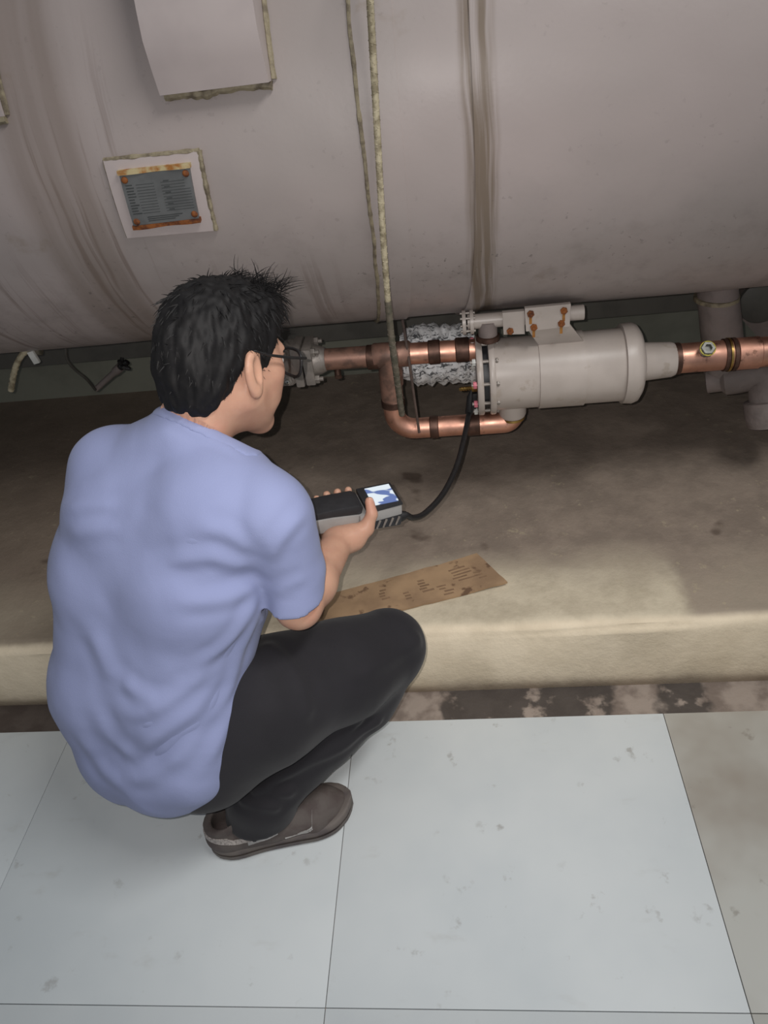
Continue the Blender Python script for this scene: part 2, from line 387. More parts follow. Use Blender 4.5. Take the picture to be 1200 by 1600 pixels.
M_EYE = plain('eye_white', (0.88,0.86,0.84), 0.15); M_IRIS = plain('dark_iris', (0.13,0.08,0.06), 0.15); M_LIP = plain('lip', (0.66,0.40,0.36), 0.45)

# ================================================================== the setting
b = MB(); b.box((0, 0.4, -0.06), 3.6, 2.9, 0.055)
floor = struct(b.obj('floor', M_STRIP))
# floor panels laid edge to edge; thin recessed joints between them
JX = [-2.39, -1.692, -0.9945, -0.2965, 0.4035, 1.1015, 1.80]; JY = [-0.67, -0.066, 0.537, 1.137]
for j in range(3):
    for i in range(6):
        q = MB(); x0, x1 = JX[i]+0.0006, JX[i+1]-0.0006; y0, y1 = JY[j]+0.0006, JY[j+1]-0.0006
        q.box(((x0+x1)/2, (y0+y1)/2, -0.0026), (x1-x0)/2, (y1-y0)/2, 0.0026, bev=0.0012)
        q.obj('floor_panel', M_MATB if i >= 4 else M_MAT, floor)
# concrete plinth with a rounded front edge
PZ = 0.21; PYF = 1.215
b = MB()
prof = [(PYF+0.010, -0.005), (PYF+0.002, 0.03)]+[(PYF+0.035-0.035*math.cos(a), PZ-0.035+0.035*math.sin(a)) for a in [k*math.pi/16 for k in range(9)]]+[(PYF+0.35, PZ), (2.52, PZ), (2.52, -0.005)]
n = 100; vs = []; fs = []
for i in range(n+1):
    x = -3.0+6.0*i/n
    for k, (yy, zz) in enumerate(prof):
        wob = (noise.noise(V((x*4, k*0.6, 3)))*0.006 if 0 < k < 11 else 0)
        vs.append((x, yy+wob, zz+(noise.noise(V((x*5, yy*5, 1)))*0.003 if 1 < k < 12 else 0)))
kk = len(prof)
for i in range(n):
    for k in range(kk): fs.append((i*kk+k, i*kk+(k+1) % kk, (i+1)*kk+(k+1) % kk, (i+1)*kk+k))
fs.append(tuple(range(kk))); fs.append(tuple(n*kk+k for k in range(kk))[::-1])
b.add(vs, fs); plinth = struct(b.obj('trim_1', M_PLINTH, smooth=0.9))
plinth['label'] = 'raised cream-edged concrete plinth under the tank'
b = MB(); b.box((0, 2.56, 1.5), 3.2, 0.04, 1.55)
struct(b.obj('wall_back', M_WALL))

# ================================================================== the tank
tank = thing('insulated_tank', 'huge grey-pink insulated horizontal tank with drip stains filling the top of the picture', 'tank', (0, TY, TZ-TR))
b = MB()
nx, na = 120, 96; xs = [-2.6+5.2*i/nx for i in range(nx+1)]
vs = []; fs = []
for i, x in enumerate(xs):
    for k in range(na):
        a = 2*math.pi*k/na; dent = noise.noise(V((x*2.2, math.cos(a)*1.5, math.sin(a)*1.5)))*0.0025
        if 0.55 < x < 1.1 and 0.1 < a < 0.9:
            dent += 0.004*math.sin((x*60+a*22))*math.sin((x-0.55)/0.55*math.pi)*math.sin((a-0.1)/0.8*math.pi)
        vs.append(tank_pt(x, a, dent))
for i in range(nx):
    for k in range(na): fs.append((i*na+k, i*na+(k+1) % na, (i+1)*na+(k+1) % na, (i+1)*na+k))
fs.append(tuple(range(na))); fs.append(tuple(nx*na+k for k in range(na))[::-1])
b.add(vs, fs); b.obj('shell', M_TANK, tank)
def ring_strip(x0, x1, off, name, mat, a0=-1.2, a1=1.75, skew=0.0):
    q = MB()
    def P(u, v, o): a = a0+(a1-a0)*u; return tank_pt(x0+(x1-x0)*v+skew*max(0, a)**2, a, o)
    q.grid(60, 3, lambda u, v: P(u, v, off), lambda u, v: P(u, v, -0.003)); return q.obj(name, mat, tank)
ring_strip(0.045, 0.077, 0.0045, 'cladding_strip', M_TANK, skew=-0.03)
ring_strip(-0.142, -0.075, 0.0035, 'cladding_strip', M_TANK, skew=-0.035)
def bead(pts, r, name='sealant_bead', parent=None, mat=None, seg=7):
    q = MB(); P = spline(pts, 6)
    q.tube(P, [r*(0.75+0.55*abs(noise.noise(p*60))) for p in P], seg); return q.obj(name, mat or M_SEAL, parent or tank)
bead([tank_pt(-0.143-0.035*max(0, a)**2+noise.noise(V((a*9, 0, 0)))*0.003, a, 0.002) for a in [-0.9+k*0.1 for k in range(23)]], 0.0045)

# ================================================================== white boxes standing off the tank
def cover_box(label, px_l, px_r, bottom, top_a, d0, d1):
    t = thing('cover_box', label, 'box', tank_pt((px_l+px_r)/2, bottom, 0.03))
    q = MB(); A = [bottom+(top_a-bottom)*k/10 for k in range(11)]
    front = []
    for k, a in enumerate(A):
        u = k/10; dd = d0+(d1-d0)*u - (0.02*(1-u*5) if u < 0.2 else 0)
        front.append((a, dd))
    vs = []; fs = []
    for (a, dd) in front:
        p = tank_pt(0, a, 0); base = tank_pt(0, a, -0.004)
        for x in (px_l, px_r): vs.append((x, base.y, base.z)); vs.append((x, p.y-dd, p.z))
    n = len(front)
    for k in range(n-1):
        i = k*4; j = i+4
        fs += [(i+1, i+3, j+3, j+1), (i, i+1, j+1, j), (i+3, i+2, j+2, j+3), (i+2, i, j, j+2)]
    fs += [(0, 2, 3, 1), ((n-1)*4, (n-1)*4+1, (n-1)*4+3, (n-1)*4+2)]
    q.add(vs, fs); q.obj('casing', M_BOXP, t, smooth=0.5)
    bead([tank_pt(px_l+(px_r-px_l)*u, bottom+0.012+noise.noise(V((u*9, px_l, 0)))*0.008, 0.004) for u in [k/10 for k in range(11)]], 0.009, 'sealant_bead', t)
    for x in (px_l-0.002, px_r+0.003):
        bead([tank_pt(x, bottom+(top_a-bottom)*k/10, 0.002) for k in range(11)], 0.006, 'sealant_bead', t)
    return t
pl, pr_ = tank_hit(258, 145), tank_hit(426, 130)
ab = math.asin((TZ-pl.z)/TR)
cover_box('white sheet-metal box on the tank above the nameplate, sealant along its foot', pl.x, pr_.x, ab, -1.0, 0.05, 0.14)
p2 = tank_hit(10, 180)
cover_box('white box cut off by the left picture edge, at the tank top', p2.x-0.26, p2.x, math.asin((TZ-p2.z)/TR), -1.0, 0.03, 0.08)

# ================================================================== nameplate on its raised pad
def quad_on_tank(px, off):
    return [tank_hit(*p, off) for p in px]
pad_px = [(163,249), (312,234), (338,357), (200,369)]; pla_px = [(187,274), (296,262), (311,340), (209,352)]
t = thing('nameplate_panel', 'square raised pad with a rust-edged grey data plate on the tank', 'nameplate', quad_on_tank(pad_px, 0)[3])
def bil(Q, u, v): return (Q[0]*(1-u)+Q[1]*u)*(1-v)+(Q[3]*(1-u)+Q[2]*u)*v
def on_tank(p, off):
    a = math.atan2(TZ-p.z, TY-p.y); return tank_pt(p.x, a, off)
Q = quad_on_tank(pad_px, 0); q = MB()
q.grid(10, 10, lambda u, v: on_tank(bil(Q, u, v), 0.007), lambda u, v: on_tank(bil(Q, u, v), -0.004)); q.obj('pad', M_BOXP, t, smooth=0.5)
for (i, j, r) in ((0, 1, 0.0042), (1, 2, 0.005), (2, 3, 0.0018), (3, 0, 0.0025)):
    bead([on_tank(Q[i].lerp(Q[j], k/6), 0.004) for k in range(7)], r, 'sealant_bead', t)
Q2 = quad_on_tank(pla_px, 0.012); q = MB()
q.grid(4, 4, lambda u, v: on_tank(bil(Q2, u, v), 0.0145), lambda u, v: on_tank(bil(Q2, u, v), 0.004)); plate = q.obj('plate', M_PLATE, t, smooth=0.5)
for v0, v1, mt in ((-0.09, -0.005, M_RUSTY), (1.005, 1.085, M_RUST)):
    q = MB(); q.grid(8, 2, lambda u, v: on_tank(bil(Q2, -0.02+u*1.04, v0+(v1-v0)*v), 0.016+0.002*math.sin(u*9)), lambda u, v: on_tank(bil(Q2, -0.02+u*1.04, v0+(v1-v0)*v), 0.004))
    q.obj('retaining_strip', mt, t)
for (u, v) in ((0.06, 0.09), (0.94, 0.09), (0.07, 0.92), (0.95, 0.9)):
    q = MB(); c = on_tank(bil(Q2, u, v), 0.0145); nrm = (c-V((c.x, TY, TZ))).normalized()
    q.lathe(c, nrm, [(0, 0.0062), (0.0015, 0.006), (0.003, 0.0045), (0.0036, 0.001)], 10); q.obj('screw', M_RUST, t)
q = MB(); rnd = random.Random(3)
def pline(u0_, u1_, v, h=0.012):
    q.grid(3, 1, lambda u, vv: on_tank(bil(Q2, u0_+(u1_-u0_)*u, v+h*vv), 0.0148), lambda u, vv: on_tank(bil(Q2, u0_+(u1_-u0_)*u, v+h*vv), 0.0143))
for k in range(11):
    v = 0.2+k*0.056
    pline(0.05, 0.05+rnd.uniform(0.08, 0.14), v-0.012, 0.022)
    pline(0.2, 0.46, v, 0.008); pline(0.56, 0.97 if k > 2 else 0.9, v, 0.008)
    if k % 2 == 0: pline(0.60, 0.68, v-0.03, 0.02)
for k in range(3): pline(0.25, 0.78-0.06*k, 0.845+k*0.04, 0.016)
q.obj('printed_lines', M_INK, plate, smooth=0)['kind'] = 'stuff'

# ================================================================== hanging hose in front of the tank
def helix_hose(name, pts, r, mat, turns_per_m, parent=None, braid=True):
    P = spline(pts, 14); q = MB(); n = len(P); L = 0.0; rs = []
    for i in range(n):
        if i: L += (P[i]-P[i-1]).length
        rs.append(r)
    q.tube(P, rs, 10)
    # wound tape standing proud of the hose
    Q = []; step = 0.0022; acc = 0.0; i = 0; T = None; N = None
    for dirn in ((1, -1) if braid else (1,)):
        H_ = []; ph = 0.0; N = (P[1]-P[0]).normalized().orthogonal().normalized()
        for i in range(n-1):
            seg = P[i+1]-P[i]; l = seg.length; T = seg.normalized(); N = (N-T*N.dot(T)).normalized(); B = T.cross(N)
            kmax = max(1, int(l/step))
            for k in range(kmax):
                ph += dirn*2*math.pi*turns_per_m*l/kmax
                H_.append(P[i].lerp(P[i+1], k/kmax)+(N*math.cos(ph)+B*math.sin(ph))*r)
        q.tube(H_, r*0.16, 4)
    return q.obj(name, mat, parent)
hz = thing('hanging_hose', 'long cream braided hose hanging down in front of the tank and copper pipes', 'hose', aty(629, 648, 1.50))
P1 = [tank_pt(-0.09, -1.5, 0.008), tank_pt(-0.092, -1.2, 0.008), tank_pt(-0.095, -0.85, 0.010), aty(572, -110, 1.405), aty(578, 0, 1.388), aty(588, 180, 1.392), aty(598, 360, 1.398), aty(606, 470, 1.42)]
P2 = [aty(606, 470, 1.42), aty(612, 530, 1.44), aty(620, 590, 1.465), aty(628, 648, 1.50)]
helix_hose('upper_hose', P1, 0.0058, M_HOSE, 75, hz); helix_hose('lower_hose', P2, 0.0068, M_HOSE2, 75, hz)['label'] = 'darkened lower end of the hose'

# ================================================================== copper pipework with filter vessel
YV = 1.66; ZV = 0.604
X = V((1,0,0)); Y = V((0,1,0)); Z = V((0,0,1))
cp = thing('copper_pipe_loop', 'copper pipe loop with tee and two elbows, running left of the cream vessel', 'pipe', (-0.17, YV, 0.45))
ZU = 0.676; ZL = 0.473; RP = 0.0255
q = MB(); q.tube([(-0.335, YV, ZU+0.002), (-0.20, YV, ZU)], RP, 24); q.obj('upper_pipe', M_CBROWN, cp)
q = MB(); q.tube([(-0.20, YV, ZU), (-0.075, YV, ZU-0.002), (0.045, YV, ZU-0.005)], RP*0.98, 24); q.obj('upper_pipe', M_COPPER, cp)
for x, l, r in ((-0.205, 0.014, 1.14), (-0.06, 0.014, 1.1), (0.005, 0.016, 1.12)):
    q = MB(); q.lathe((x-l, YV, ZU-0.002), X, [(0, RP), (0.002, RP*r), (2*l-0.002, RP*r), (2*l, RP)], 24); q.obj('solder_joint', M_CDARK, cp)
q = MB(); q.lathe((-0.205, YV, ZU), X, [(0, RP*1.05), (0.004, RP*1.17), (0.086, RP*1.17), (0.09, RP*1.05)], 24)
q.tube([(-0.165, YV, ZU), (-0.168, YV, ZU-0.075)], [RP*1.15, RP*1.12], 24); q.obj('tee', M_CBROWN, cp)
vx = -0.170
q = MB(); q.tube(fillet([(vx, YV, ZU-0.07), (vx, YV, ZL), (vx+0.10, YV, ZL)], 0.062, 12), RP*1.0, 24); q.obj('lower_elbow', M_CBROWN if False else M_COPPER, cp)
q = MB(); q.tube([(vx, YV, ZU-0.07), (vx, YV, ZL+0.075)], RP*1.06, 24); q.obj('riser', M_CBROWN, cp)
q = MB(); q.lathe((vx, YV, ZL+0.088), -Z, [(0, RP*1.06), (0.002, RP*1.14), (0.018, RP*1.14), (0.02, RP)], 24); q.obj('solder_joint', M_CDARK, cp)
q = MB(); q.tube([(vx+0.06, YV, ZL), (0.03, YV, ZL)], RP*1.0, 24); q.obj('lower_pipe', M_COPPER, cp)
for x, l in ((-0.075, 0.011), (0.022, 0.016)):
    q = MB(); q.lathe((x-l, YV, ZL), X, [(0, RP), (0.002, RP*1.12), (2*l-0.002, RP*1.12), (2*l, RP)], 24); q.obj('solder_joint', M_CDARK, cp)
NX = 0.118
q = MB(); q.tube(fillet([(0.02, YV, ZL), (NX, YV, ZL), (NX, YV, ZV-0.085)], 0.06, 12), RP*1.06, 24); q.obj('right_elbow', M_COPPER, cp)
q = MB(); q.tube([(-0.293, YV, ZU-0.022), (-0.293, YV-0.004, ZU-0.04)], 0.008, 10); q.lathe((-0.293, YV-0.004, ZU-0.036), -Z, [(0, 0.006), (0.001, 0.009), (0.010, 0.009), (0.012, 0.005)], 6); q.obj('drain_stub', M_CDARK, cp)

vs_ = thing('filter_vessel', 'cream painted cylindrical vessel with a bolted flange on its left end', 'vessel', (0.24, YV, ZV-0.09))
RV = 0.084; x0 = 0.075
q = MB(); q.lathe((x0, YV, ZV), X, [(0, RV), (0.315, RV), (0.318, RV*0.99)], 56); q.obj('body', M_VESSEL, vs_)
q = MB(); q.lathe((0.366, YV, ZV+0.002), X, [(0, RV), (0.001, RV*1.09), (0.022, RV*1.11), (0.034, RV*1.06), (0.043, RV*0.9), (0.05, RV*0.6), (0.052, 0.04)], 56); q.obj('end_cap', M_VESSEL, vs_)
q = MB(); q.lathe((0.41, YV, ZV+0.003), X, [(0, 0.047), (0.01, 0.044), (0.07, 0.040), (0.078, 0.037)], 40); q.obj('outlet_reducer', M_VESSEL, vs_)
for xf in (0.034, 0.062):
    q = MB(); q.lathe((xf, YV, ZV), X, [(0, RV*1.0), (0.001, RV*1.09), (0.0035, RV*1.11), (0.0125, RV*1.11), (0.015, RV*1.09), (0.016, RV*0.9)], 56); q.obj('flange', M_VESSEL, vs_)
q = MB(); q.lathe((0.0495, YV, ZV), X, [(0, RV*0.92), (0.013, RV*0.92)], 40); q.obj('gasket', M_BLACKH, vs_)
for k in range(10):
    a = 2*math.pi*(k+0.35)/10; c = V((0, YV-math.cos(a)*RV*0.985, ZV+math.sin(a)*RV*0.985))
    q = MB(); q.tube([V((0.021, c.y, c.z)), V((0.085, c.y, c.z))], 0.0042, 8); q.hexnut(V((0.0785, c.y, c.z)), X, 0.007, 0.005); fb_ = q.obj('flange_bolt', M_CAST, vs_)
    q = MB(); q.hexnut(V((0.033, c.y, c.z)), -X, 0.0085, 0.008); q.obj('nut', M_WHITEP if k % 3 else M_PINKP, fb_)
# nozzle below, with its brass ring
q = MB(); q.lathe((NX, YV, ZV-0.07), -Z, [(0, 0.033), (0.036, 0.033), (0.043, 0.030), (0.044, 0.026)], 32); q.obj('bottom_nozzle', M_VESSEL, vs_)
q = MB(); q.lathe((NX, YV, ZV-0.113), -Z, [(0, 0.026), (0.001, 0.030), (0.007, 0.030), (0.008, 0.026)], 32); q.obj('brass_ring', M_BRASS, vs_)
q = MB(); pp = V((0.034, YV-0.05, ZV-0.005)); q.lathe(pp, -X, [(0, 0.009), (0.012, 0.009), (0.013, 0.006)], 6); q.lathe(pp-X*0.012, -X, [(0, 0.0055)]+[(0.003+0.003*k, 0.0055 if k % 2 else 0.0042) for k in range(8)]+[(0.03, 0.003)], 12); q.obj('vent_nipple', M_BRASS, vs_)
# strap wrapped round the vessel, rising to the bracket under the tank
def strap_edge(x0, x1, off):
    q = MB()
    def P(u, v, o): a = math.radians(-200)+math.radians(295)*u; return V((x0+(x1-x0)*v, YV+math.sin(a)*(RV+o), ZV+math.cos(a)*(RV+o)))
    q.grid(40, 2, lambda u, v: P(u, v, off), lambda u, v: P(u, v, -0.001)); return q
q = strap_edge(0.176, 0.279, 0.0035); q.obj('saddle_strap', M_VESSEL, vs_)
brk = thing('pipe_bracket', 'cream hanger bracket with four rusty bolts between the vessel and the tank', 'bracket', (0.22, 1.60, ZV+0.08))
def pbox(px, y, th, name, mat, par, bev=0.0015):
    A = [aty(*p, y) for p in px]; q = MB(); n = len(A)
    q.add(A+[p+Y*th for p in A], [tuple(range(n))]+[tuple(range(n, 2*n))[::-1]]+[(i, (i+1) % n, n+(i+1) % n, n+i) for i in range(n)])
    return q.obj(name, mat, par, smooth=0.3)
YB = 1.595
pbox([(820,482), (892,475), (890,510), (822,518)], YB, 0.012, 'bolt_plate', M_VESSEL, brk)
pbox([(785,489), (819,486), (820,522), (787,523)], YB+0.01, 0.012, 'side_plate', M_VESSEL, brk)
# web curving from plate down on to the strap
q = MB(); L0, L1 = aty(823, 512, YB+0.004), aty(889, 505, YB+0.004)
def web(u, v, o):
    top = L0.lerp(L1, v); bot = V((0.178+0.10*v, YV-0.030, ZV+RV*0.935)); p = top.lerp(bot, u); p.y += o+math.sin(u*math.pi)*-0.004; return p
q.grid(10, 4, lambda u, v: web(u, v, 0), lambda u, v: web(u, v, 0.008)); q.obj('web', M_VESSEL, brk)
for (px_, py_) in ((829,490), (881,485), (834,511), (877,505), (797,517)):
    c = aty(px_, py_, YB+(0.01 if px_ < 810 else 0)); q = MB(); q.hexnut(c, -Y, 0.0082, 0.005); q.tube([c, c-Y*0.008], 0.0035, 8); o = q.obj('rusty_bolt', M_RUST, brk)
    if px_ > 810:
        q = MB(); q.grid(1, 4, lambda u, v: c+V(((u-0.5)*0.006, -0.0006, -0.004-0.020*v)), lambda u, v: c+V(((u-0.5)*0.006, 0.0004, -0.004-0.020*v))); q.obj('rust_run', M_RUN, o)
# small pipe under the tank with its flange pair and branch
sp = thing('small_flanged_pipe', 'thin grey pipe with a small flange pair, tucked under the tank above the vessel flange', 'pipe', (0.05, 1.63, 0.66))
ys = 1.63; pa, pb = aty(722, 503, ys), aty(912, 486, ys); zz = (pa.z+pb.z)/2-0.002
q = MB(); q.tube([(0.02, ys, zz), (pb.x, ys, zz)], 0.0165, 20); q.obj('pipe', M_VESSEL, sp)
for x in (pa.x, pa.x+0.017):
    q = MB(); q.lathe((x, ys, zz), X, [(0, 0.02), (0.0005, 0.027), (0.008, 0.027), (0.0085, 0.02)], 28); q.obj('flange', M_VESSEL, sp)
for k in range(4):
    a = math.pi/4+k*math.pi/2; q = MB(); q.tube([(pa.x-0.004, ys+math.sin(a)*0.021, zz+math.cos(a)*0.021), (pa.x+0.029, ys+math.sin(a)*0.021, zz+math.cos(a)*0.021)], 0.0032, 8); q.obj('flange_bolt', M_CAST, sp)
q = MB(); q.tube([(0.064, ys, zz), (0.064, ys+0.002, zz-0.04)], 0.0215, 20); q.obj('branch', M_GREYPIPE, sp)
q = MB(); q.lathe((0.064, ys+0.002, zz-0.034), -Z, [(0, 0.02), (0.002, 0.0265), (0.012, 0.027), (0.017, 0.018)], 24); q.obj('branch_collar', M_CDARK, sp)

# right-hand copper pipe and service fitting
rc = thing('copper_outlet_pipe', 'copper pipe leaving the right end of the cream vessel, with a steel service fitting', 'pipe', (0.6, YV, ZV-0.04))
q = MB(); q.tube([(0.484, YV, ZV+0.004), (2.3, YV, ZV+0.004)], 0.034, 28); q.obj('pipe', M_COPPER, rc)
for x, l, r in ((0.484, 0.008, 0.0365), (0.594, 0.005, 0.037), (0.612, 0.005, 0.038)):
    q = MB(); q.lathe((x, YV, ZV+0.004), X, [(0, 0.033), (0.001, r), (2*l-0.001, r), (2*l, 0.033)], 28); q.obj('solder_joint', M_CDARK, rc)
q = MB(); q.lathe((0.603, YV, ZV+0.004), X, [(0, 0.034), (0.001, 0.0385), (0.006, 0.0385), (0.007, 0.034)], 28); q.obj('bright_ring', M_BRASS, rc)
q = MB(); q.lathe((0.622, YV, ZV+0.004), X, [(0, 0.034), (0.002, 0.0365), (0.05, 0.0365), (0.052, 0.034)], 28); q.obj('coupling', M_COPPER, rc)
c = aty(1098, 560, YV-0.02); c = V((c.x, YV-0.018, ZV+0.02)); d = (V((0, -0.72, 0.70))).normalized()
q = MB(); q.tube([c, c+d*0.022], 0.011, 14); q.obj('fitting_stem', M_CDARK, rc)
q = MB(); e = c+d*0.02
q.lathe(e, d, [(0, 0.014), (0.002, 0.0165), (0.018, 0.0165), (0.022, 0.0145), (0.022, 0.009), (0.012, 0.009), (0.012, 0.0)], 6, cap=False); nut = q.obj('fitting_nut', M_ZINC, rc)
q = MB(); q.lathe(e+d*0.0145, d, [(0, 0.0152), (0.0005, 0.0172), (0.003, 0.0172), (0.0035, 0.0152)], 20, cap=False); q.obj('yellow_ring', plain('yellow_paint', (0.74,0.70,0.25)), nut)

# ================================================================== flanged valve at the left end
vt = thing('flanged_valve', 'grey cast-steel valve block with bolted flange at the left end of the copper pipe', 'valve', (-0.37, YV, 0.62))
zc = ZU+0.002
q = MB(); q.box((-0.409, YV+0.005, zc), 0.022, 0.03, 0.045, bev=0.008); q.lathe((-0.445, YV+0.005, zc), X, [(0, 0.034), (0.03, 0.036)], 24); q.obj('valve_body', M_CAST, vt)
q = MB(); q.box((-0.3945, YV, zc), 0.0105, 0.044, 0.047, bev=0.005); q.obj('flange', M_CAST, vt)
q = MB(); q.box((-0.3695, YV, zc), 0.0115, 0.042, 0.045, bev=0.004); q.obj('flange', M_CAST, vt)
q = MB(); q.lathe((-0.358, YV, zc), X, [(0, 0.037), (0.012, 0.034), (0.026, 0.028), (0.027, 0.02)], 28); q.obj('neck', M_CAST, vt)
for sy in (-1, 1):
    for sz in (-1, 1):
        c = V((-0.36, YV+sy*0.031, zc+sz*0.034)); q = MB(); q.hexnut(c, X, 0.0105, 0.011); q.tube([c, c+X*0.02], 0.0055, 10); q.obj('bolt', M_CAST, vt)
for sz in (-1, 1):
    c = V((-0.425, YV-0.026, zc+sz*0.031)); q = MB(); q.lathe(c, -Y, [(0, 0.015), (0.003, 0.015), (0.0035, 0.012)], 18); q.hexnut(c-Y*0.003, -Y, 0.0115, 0.009); q.obj('nut', M_CAST, vt)
    q = MB(); q.lathe(c-Y*0.011, -Y, [(0, 0.0055), (0.006, 0.0055), (0.0078, 0.003)], 12); q.obj('stud', M_STEEL, vt)
q = MB(); q.prism([(-0.03, -0.05), (0.02, -0.05), (0.035, -0.04), (0.035, 0.04), (0.02, 0.052), (-0.03, 0.052)], V((-0.438, YV-0.012, zc)), (X, Z, Y), 0.012, 0.003); q.obj('bonnet_plate', M_CAST, vt)

vt.location.x += 0.016
# foil-wrapped pipe behind the copper loop
fo = thing('foil_lagged_pipe', 'crumpled silver foil lagging behind the copper pipe, left of the vessel', 'pipe lagging', (0.0, 1.86, 0.5))
q = MB(); A, B_ = aty(628, 556, 1.87), aty(742, 551, 1.87)
def foil(u, v, o):
    p = A.lerp(B_, u); a = 2*math.pi*v; r = 0.074+0.010*noise.noise(V((u*14, math.cos(a)*2, math.sin(a)*2)))+0.003*noise.noise(V((u*30, math.cos(a)*4, math.sin(a)*4)))
    r *= 1-0.25*max(0, 0.2-u)/0.2
    return p+V((0, math.cos(a)*r, math.sin(a)*r*1.05))
q.grid(60, 60, lambda u, v: foil(u, v, 0)); q.obj('foil_wrap', M_FOIL, fo)
q = MB(); q.tube([A-X*0.02, B_+X*0.03], 0.03, 16); q.obj('pipe', M_GREYPIPE, fo)
q = MB(); q.tube([aty(629, 500, 1.67), aty(640, 570, 1.625), aty(655, 676, 1.63)], 0.0032, 8); tag(q.obj('tie_rod', M_TIE), 'thin rusty wire rod beside the hanging hose, reaching down to the lower copper pipe', 'rod')

# grey lagged drop pipe and bracket at the right
gp = thing('lagged_drop_pipe', 'grey jacketed pipe dropping from the tank behind the right copper pipe', 'pipe', (0.62, 1.80, 0.40))
yg = 1.82; a0_ = aty(1121, 455, yg); a1_ = aty(1134, 592, yg)
q = MB(); q.tube([a0_+Z*0.03, a0_, a1_.lerp(a0_, 0.4), a1_], [0.046, 0.047, 0.049, 0.05], 28); q.obj('drop_leg', M_GREYPIPE, gp)
q = MB(); q.lathe(a0_-Z*0.01, -Z, [(0, 0.04), (0.001, 0.052), (0.01, 0.052), (0.012, 0.047)], 28); q.obj('collar', M_SEAL, gp)
h0 = aty(1105, 596, yg-0.01); h1 = aty(1192, 585, yg-0.05); h2 = aty(1200, 655, yg-0.09)
q = MB(); q.tube(fillet([h0, h1, h2+V((0.005,0,0))], 0.05, 10), [0.034]+[0.042]*10+[0.045, 0.043], 24) if False else q.tube(spline([h0, h0.lerp(h1, 0.5), h1, h1.lerp(h2, 0.5)+V((0.004,0,0)), h2], 6), [0.030]*4+[0.040]*10+[0.043]*7+[0.045]*4, 24); q.obj('elbow', M_GREYPIPE, gp)
q = MB(); dd = (h2-h1).normalized(); q.lathe(h1.lerp(h2, 0.55), dd, [(0, 0.043), (0.002, 0.052), (0.04, 0.053), (0.066, 0.048), (0.07, 0.02)], 28); q.obj('end_cap', M_GREYPIPE, gp)
gb = thing('grey_foot_bracket', 'dark grey curved steel bracket under the tank at the right picture edge', 'bracket', aty(1190, 520, 1.95))
q = MB(); pts = [(1163,447), (1215,440), (1230,540), (1215,565), (1200,545), (1160,500)]
A = [aty(*p, 1.93) for p in pts]; n = len(A); q.add(A+[p+Y*0.03 for p in A], [tuple(range(n)), tuple(range(n, 2*n))[::-1]]+[(i, (i+1) % n, n+(i+1) % n, n+i) for i in range(n)]); q.obj('web_plate', M_GREYPIPE, gb, smooth=0.3)
q = MB(); c = aty(1188, 470, 1.92); q.lathe(c, -Y, [(0, 0.055), (0.012, 0.055), (0.016, 0.05), (0.016, 0.0)], 30); q.obj('boss', M_BEAM, gb)

# steel beam behind, under the tank
b = MB(); zb = 0.60
b.prism([(-0.03, -0.11), (0.03, -0.11), (0.03, -0.1), (-0.02, -0.1), (-0.02, 0.09), (0.03, 0.09), (0.03, 0.11), (-0.03, 0.11)], V((0, 2.22, zb)), (Y, Z, X), 2.5, 0.002)
tag(b.obj('steel_beam', M_BEAM), 'long dark steel channel beam behind the tank, running under it along the back', 'beam')
for x in (-1.7, 1.3):
    pass
b = MB()
for x in (-2.2, 2.2): pass

# ------------------------------------------------------------------ bits hanging at the left
lh = thing('short_braided_hose', 'short cream braided hose end hanging at the far left below the tank', 'hose', aty(17, 610, 1.74))
helix_hose('hose', [aty(52, 545, 1.74), aty(36, 553, 1.735), aty(24, 575, 1.735), aty(17, 610, 1.74)], 0.0075, M_HOSE, 70, lh)
q = MB(); a, c = aty(48, 550, 1.73), aty(58, 566, 1.73); d = (c-a).normalized(); q.box((a+c)/2, 0.0085, 0.005, 0.017, (Y.cross(d), Y, d), bev=0.002); q.obj('clip', M_WHITEP, lh)['label'] = 'white plastic clip'
q = MB(); e = aty(58, 548, 1.745); q.lathe(e-X*0.01, X, [(0, 0.009), (0.002, 0.012), (0.02, 0.012), (0.022, 0.008)], 12); q.obj('end_fitting', M_HOSE2, lh)
q = MB(); q.tube(spline([aty(102, 540, 1.85), aty(105, 562, 1.85), aty(118, 578, 1.86), aty(135, 592, 1.88), aty(149, 609, 1.92)], 6), 0.0042, 8)
tag(q.obj('dark_cable', M_CABLE), 'dark sagging cable under the tank, left of the man\'s head', 'cable')
kr = thing('knobbed_rod', 'grey slanted rod with a dark star knob, left of the man\'s head', 'rod', aty(150, 607, 1.93))
a, c = aty(150, 608, 1.93), aty(188, 574, 1.93)
q = MB(); q.tube([a, a.lerp(c, 0.75), a.lerp(c, 0.8), c], [0.008, 0.009, 0.0125, 0.013], 12); q.obj('rod', M_GREYPIPE, kr)
d = (c-a).normalized(); k0 = aty(198, 565, 1.93)
q = MB(); q.lathe(c, d, [(0, 0.010), (0.008, 0.012), (0.012, 0.008), (0.03, 0.007)], 10)
N = d.orthogonal().normalized(); B = d.cross(N)
for k in range(5):
    an = k*2*math.pi/5; dd = N*math.cos(an)+B*math.sin(an); q.tube([c+d*0.012, c+d*0.014+dd*0.012, c+d*0.02+dd*0.020], [0.008, 0.007, 0.0045], 8)
q.obj('star_knob', M_BLACK, kr)

